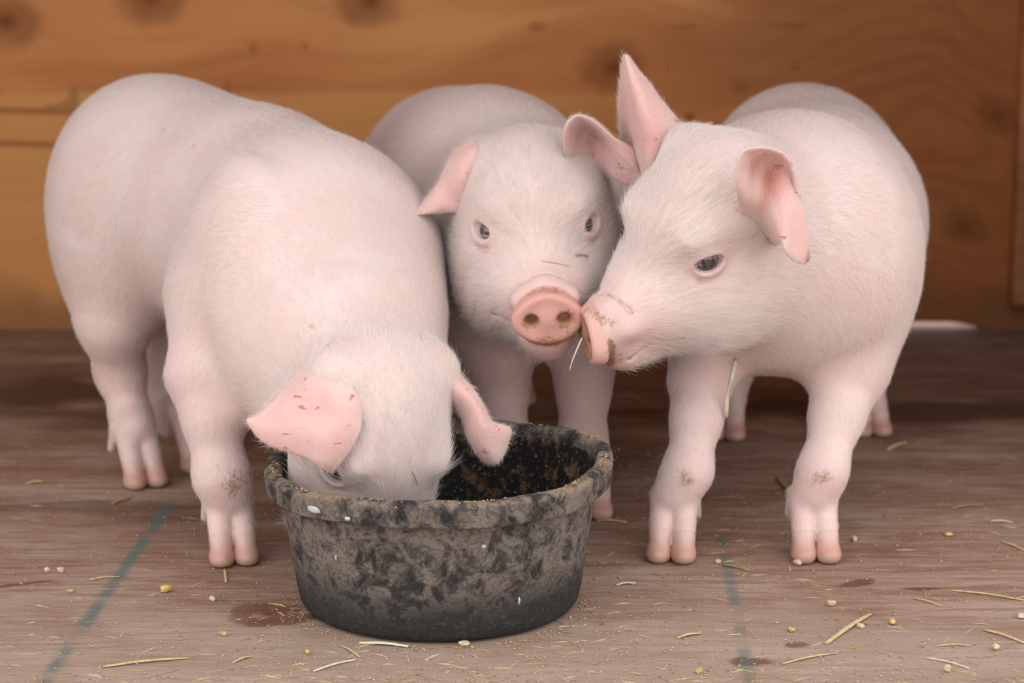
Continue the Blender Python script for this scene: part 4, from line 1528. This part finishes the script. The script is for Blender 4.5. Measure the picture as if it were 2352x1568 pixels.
def kernel(px, py, r, mtl, label, z=0.0, cat='crumb'):
    p = on_floor(px, py)
    rk = random.Random(px * 31 + py)
    bm = bmesh.new()
    bmesh.ops.create_icosphere(bm, subdivisions=2, radius=1)
    ph = [rk.uniform(0, 6) for _ in range(3)]
    sx, sy, sz = r * rk.uniform(.9, 1.35), r * rk.uniform(.8, 1.1), r * rk.uniform(.6, .85)
    for v in bm.verts:
        c = v.co.copy()
        j = 1 + .16 * math.sin(3 * c.x + ph[0]) + .14 * math.sin(4 * c.y + ph[1]) + .12 * math.sin(5 * c.z + ph[2])
        v.co = Vector((c.x * sx * j, c.y * sy * j, c.z * sz * j))
    zmin = min(v.co.z for v in bm.verts)
    for v in bm.verts:
        v.co.z -= zmin
    me = bpy.data.meshes.new('kernel')
    bm.to_mesh(me)
    bm.free()
    me.polygons.foreach_set('use_smooth', np.ones(len(me.polygons), bool))
    me.materials.append(mtl)
    o = bpy.data.objects.new('feed_crumb', me)
    COL.objects.link(o)
    o.location = (p[0], p[1], 0)
    o.rotation_euler = (0, 0, rk.uniform(0, 6))
    return tag(o, label, cat, 'larger feed crumbs on the floor')


KERNELS = [
    (108, 1315, .0033, M_PELLET, 'tan feed lump, the left one of two above the small dark streak'),
    (140, 1314, .0036, M_PELLET, 'tan feed lump, the right one of two above the small dark streak'),
    (383, 1359, .0042, M_KERNEL, 'golden clustered feed crumb between the chalk line and the hoof'),
    (162, 1360, .0026, M_KERNEL, 'small golden feed crumb left of the chalk line'),
    (487, 1378, .0036, M_PELLET, 'oval brown husk on the floor left of the bowl'),
    (707, 1502, .0030, M_KERNEL, 'bright yellow corn kernel below the left side of the bowl'),
    (513, 1460, .0030, M_KERNEL, 'yellow broken corn on the floor left below the bowl'),
    (1068, 1484, .0040, M_PELLET, 'square tan feed lump touching the front foot of the bowl'),
    (1831, 1298, .0042, M_PELLET, 'squarish tan feed lump right in front of a hoof'),
    (1910, 1392, .0036, M_PELLET, 'white and tan feed lump with a dark shadow on the right floor'),
    (2050, 1433, .0036, M_KERNEL, 'golden corn kernel right of the thick split straw'),
    (1977, 1441, .0034, M_PELLET, 'pale feed lump lying on the thick split straw'),
    (1818, 1450, .0034, M_KERNEL, 'yellow corn kernel beside the small dark stain'),
    (2287, 1494, .0036, M_PELLET, 'round pale feed pellet near the lower right corner'),
    (1605, 1545, .0030, M_KERNEL, 'brown feed crumb on the bottom edge left of the chalk line'),
    (1962, 1243, .0040, M_PELLET, 'tan feed lump just behind and right of the hooves'),
    (2180, 1230, .0034, M_KERNEL, 'golden flake on the floor far right of the hooves'),
    (2175, 1542, .0036, M_PELLET, 'tan crumb at the bottom edge near the white straw'),
    (2345, 1420, .0036, M_PELLET, 'pale lump at the very right edge of the floor'),
    (1650, 1293, .0030, M_PELLET, 'whitish crumb in front of the hoof nearest the bowl'),
]
for k in KERNELS:
    kernel(*k)


def floor_place(n):
    out = []
    while len(out) < n:
        px = rg.uniform(-60, 2410)
        py = 1568 - 560 * rg.uniform(0, 1) ** 1.5
        p = on_floor(px, py)
        # thicker in front of and right of the bowl
        w = .35 + .65 * math.exp(-((px - 1250) / 700) ** 2)
        if rg.uniform() > w:
            continue
        if any((p[0] - f_[0]) ** 2 + (p[1] - f_[1]) ** 2 < .036 ** 2 for f_ in (fA, fC1, fC2, hA1, hA2)):
            continue
        if math.hypot(p[0] - BOWL[0], p[1] - BOWL[1]) < .131:
            continue
        out.append((p[0], p[1], 0))
    return np.array(out)


Vc, Fc = chips(9000, rg, floor_place, lambda n: .00035 + .0012 * rg.uniform(0, 1, n) ** 2.5)
tag(mesh_obj('feed_crumbs', Vc, Fc, M_CRUMB, None, False), 'fine pale feed crumbs scattered over the plywood floor', 'crumbs', kind='stuff')


def bowl_foot(n):
    a = rg.uniform(math.pi, 2 * math.pi, n)
    r = .131 + np.abs(rg.normal(0, .009, n))
    return np.stack([BOWL[0] + np.maximum(r, .131) * np.cos(a), BOWL[1] + np.maximum(r, .131) * np.sin(a), np.zeros(n)], 1)


Vc, Fc = chips(650, rg, bowl_foot, lambda n: .0003 + .0012 * rg.uniform(0, 1, n) ** 2)
tag(mesh_obj('bowl_crumbs', Vc, Fc, M_CRUMB, None, False), 'fine feed crumbs gathered along the foot of the bowl', 'crumbs', kind='stuff')


# tiny chaff: very short straw bits
def chaff(n):
    V, F = [], []
    pl = floor_place(n)
    for i, p in enumerate(pl):
        a = rg.normal(0, .8)
        L, w = rg.uniform(.003, .011), rg.uniform(.0004, .0009)
        c, s = math.cos(a), math.sin(a)
        k = len(V)
        for (x, y, z) in ((-L, -w, .0002), (L, -w, .0003), (L, w, .0003), (-L, w, .0002), (0, 0, .0012)):
            V.append((p[0] + x * c - y * s, p[1] + x * s + y * c, z))
        F += [(k, k + 1, k + 4), (k + 1, k + 2, k + 4), (k + 2, k + 3, k + 4), (k + 3, k, k + 4)]
    return V, F


Vc, Fc = chaff(420)
tag(mesh_obj('straw_chaff', Vc, Fc, crumb_material('chaff', [(.42, .28, .13), (.58, .44, .25), (.36, .2, .1), (.62, .5, .34)]), None, False), 'short straw chaff scattered over the plywood floor', 'chaff', kind='stuff')
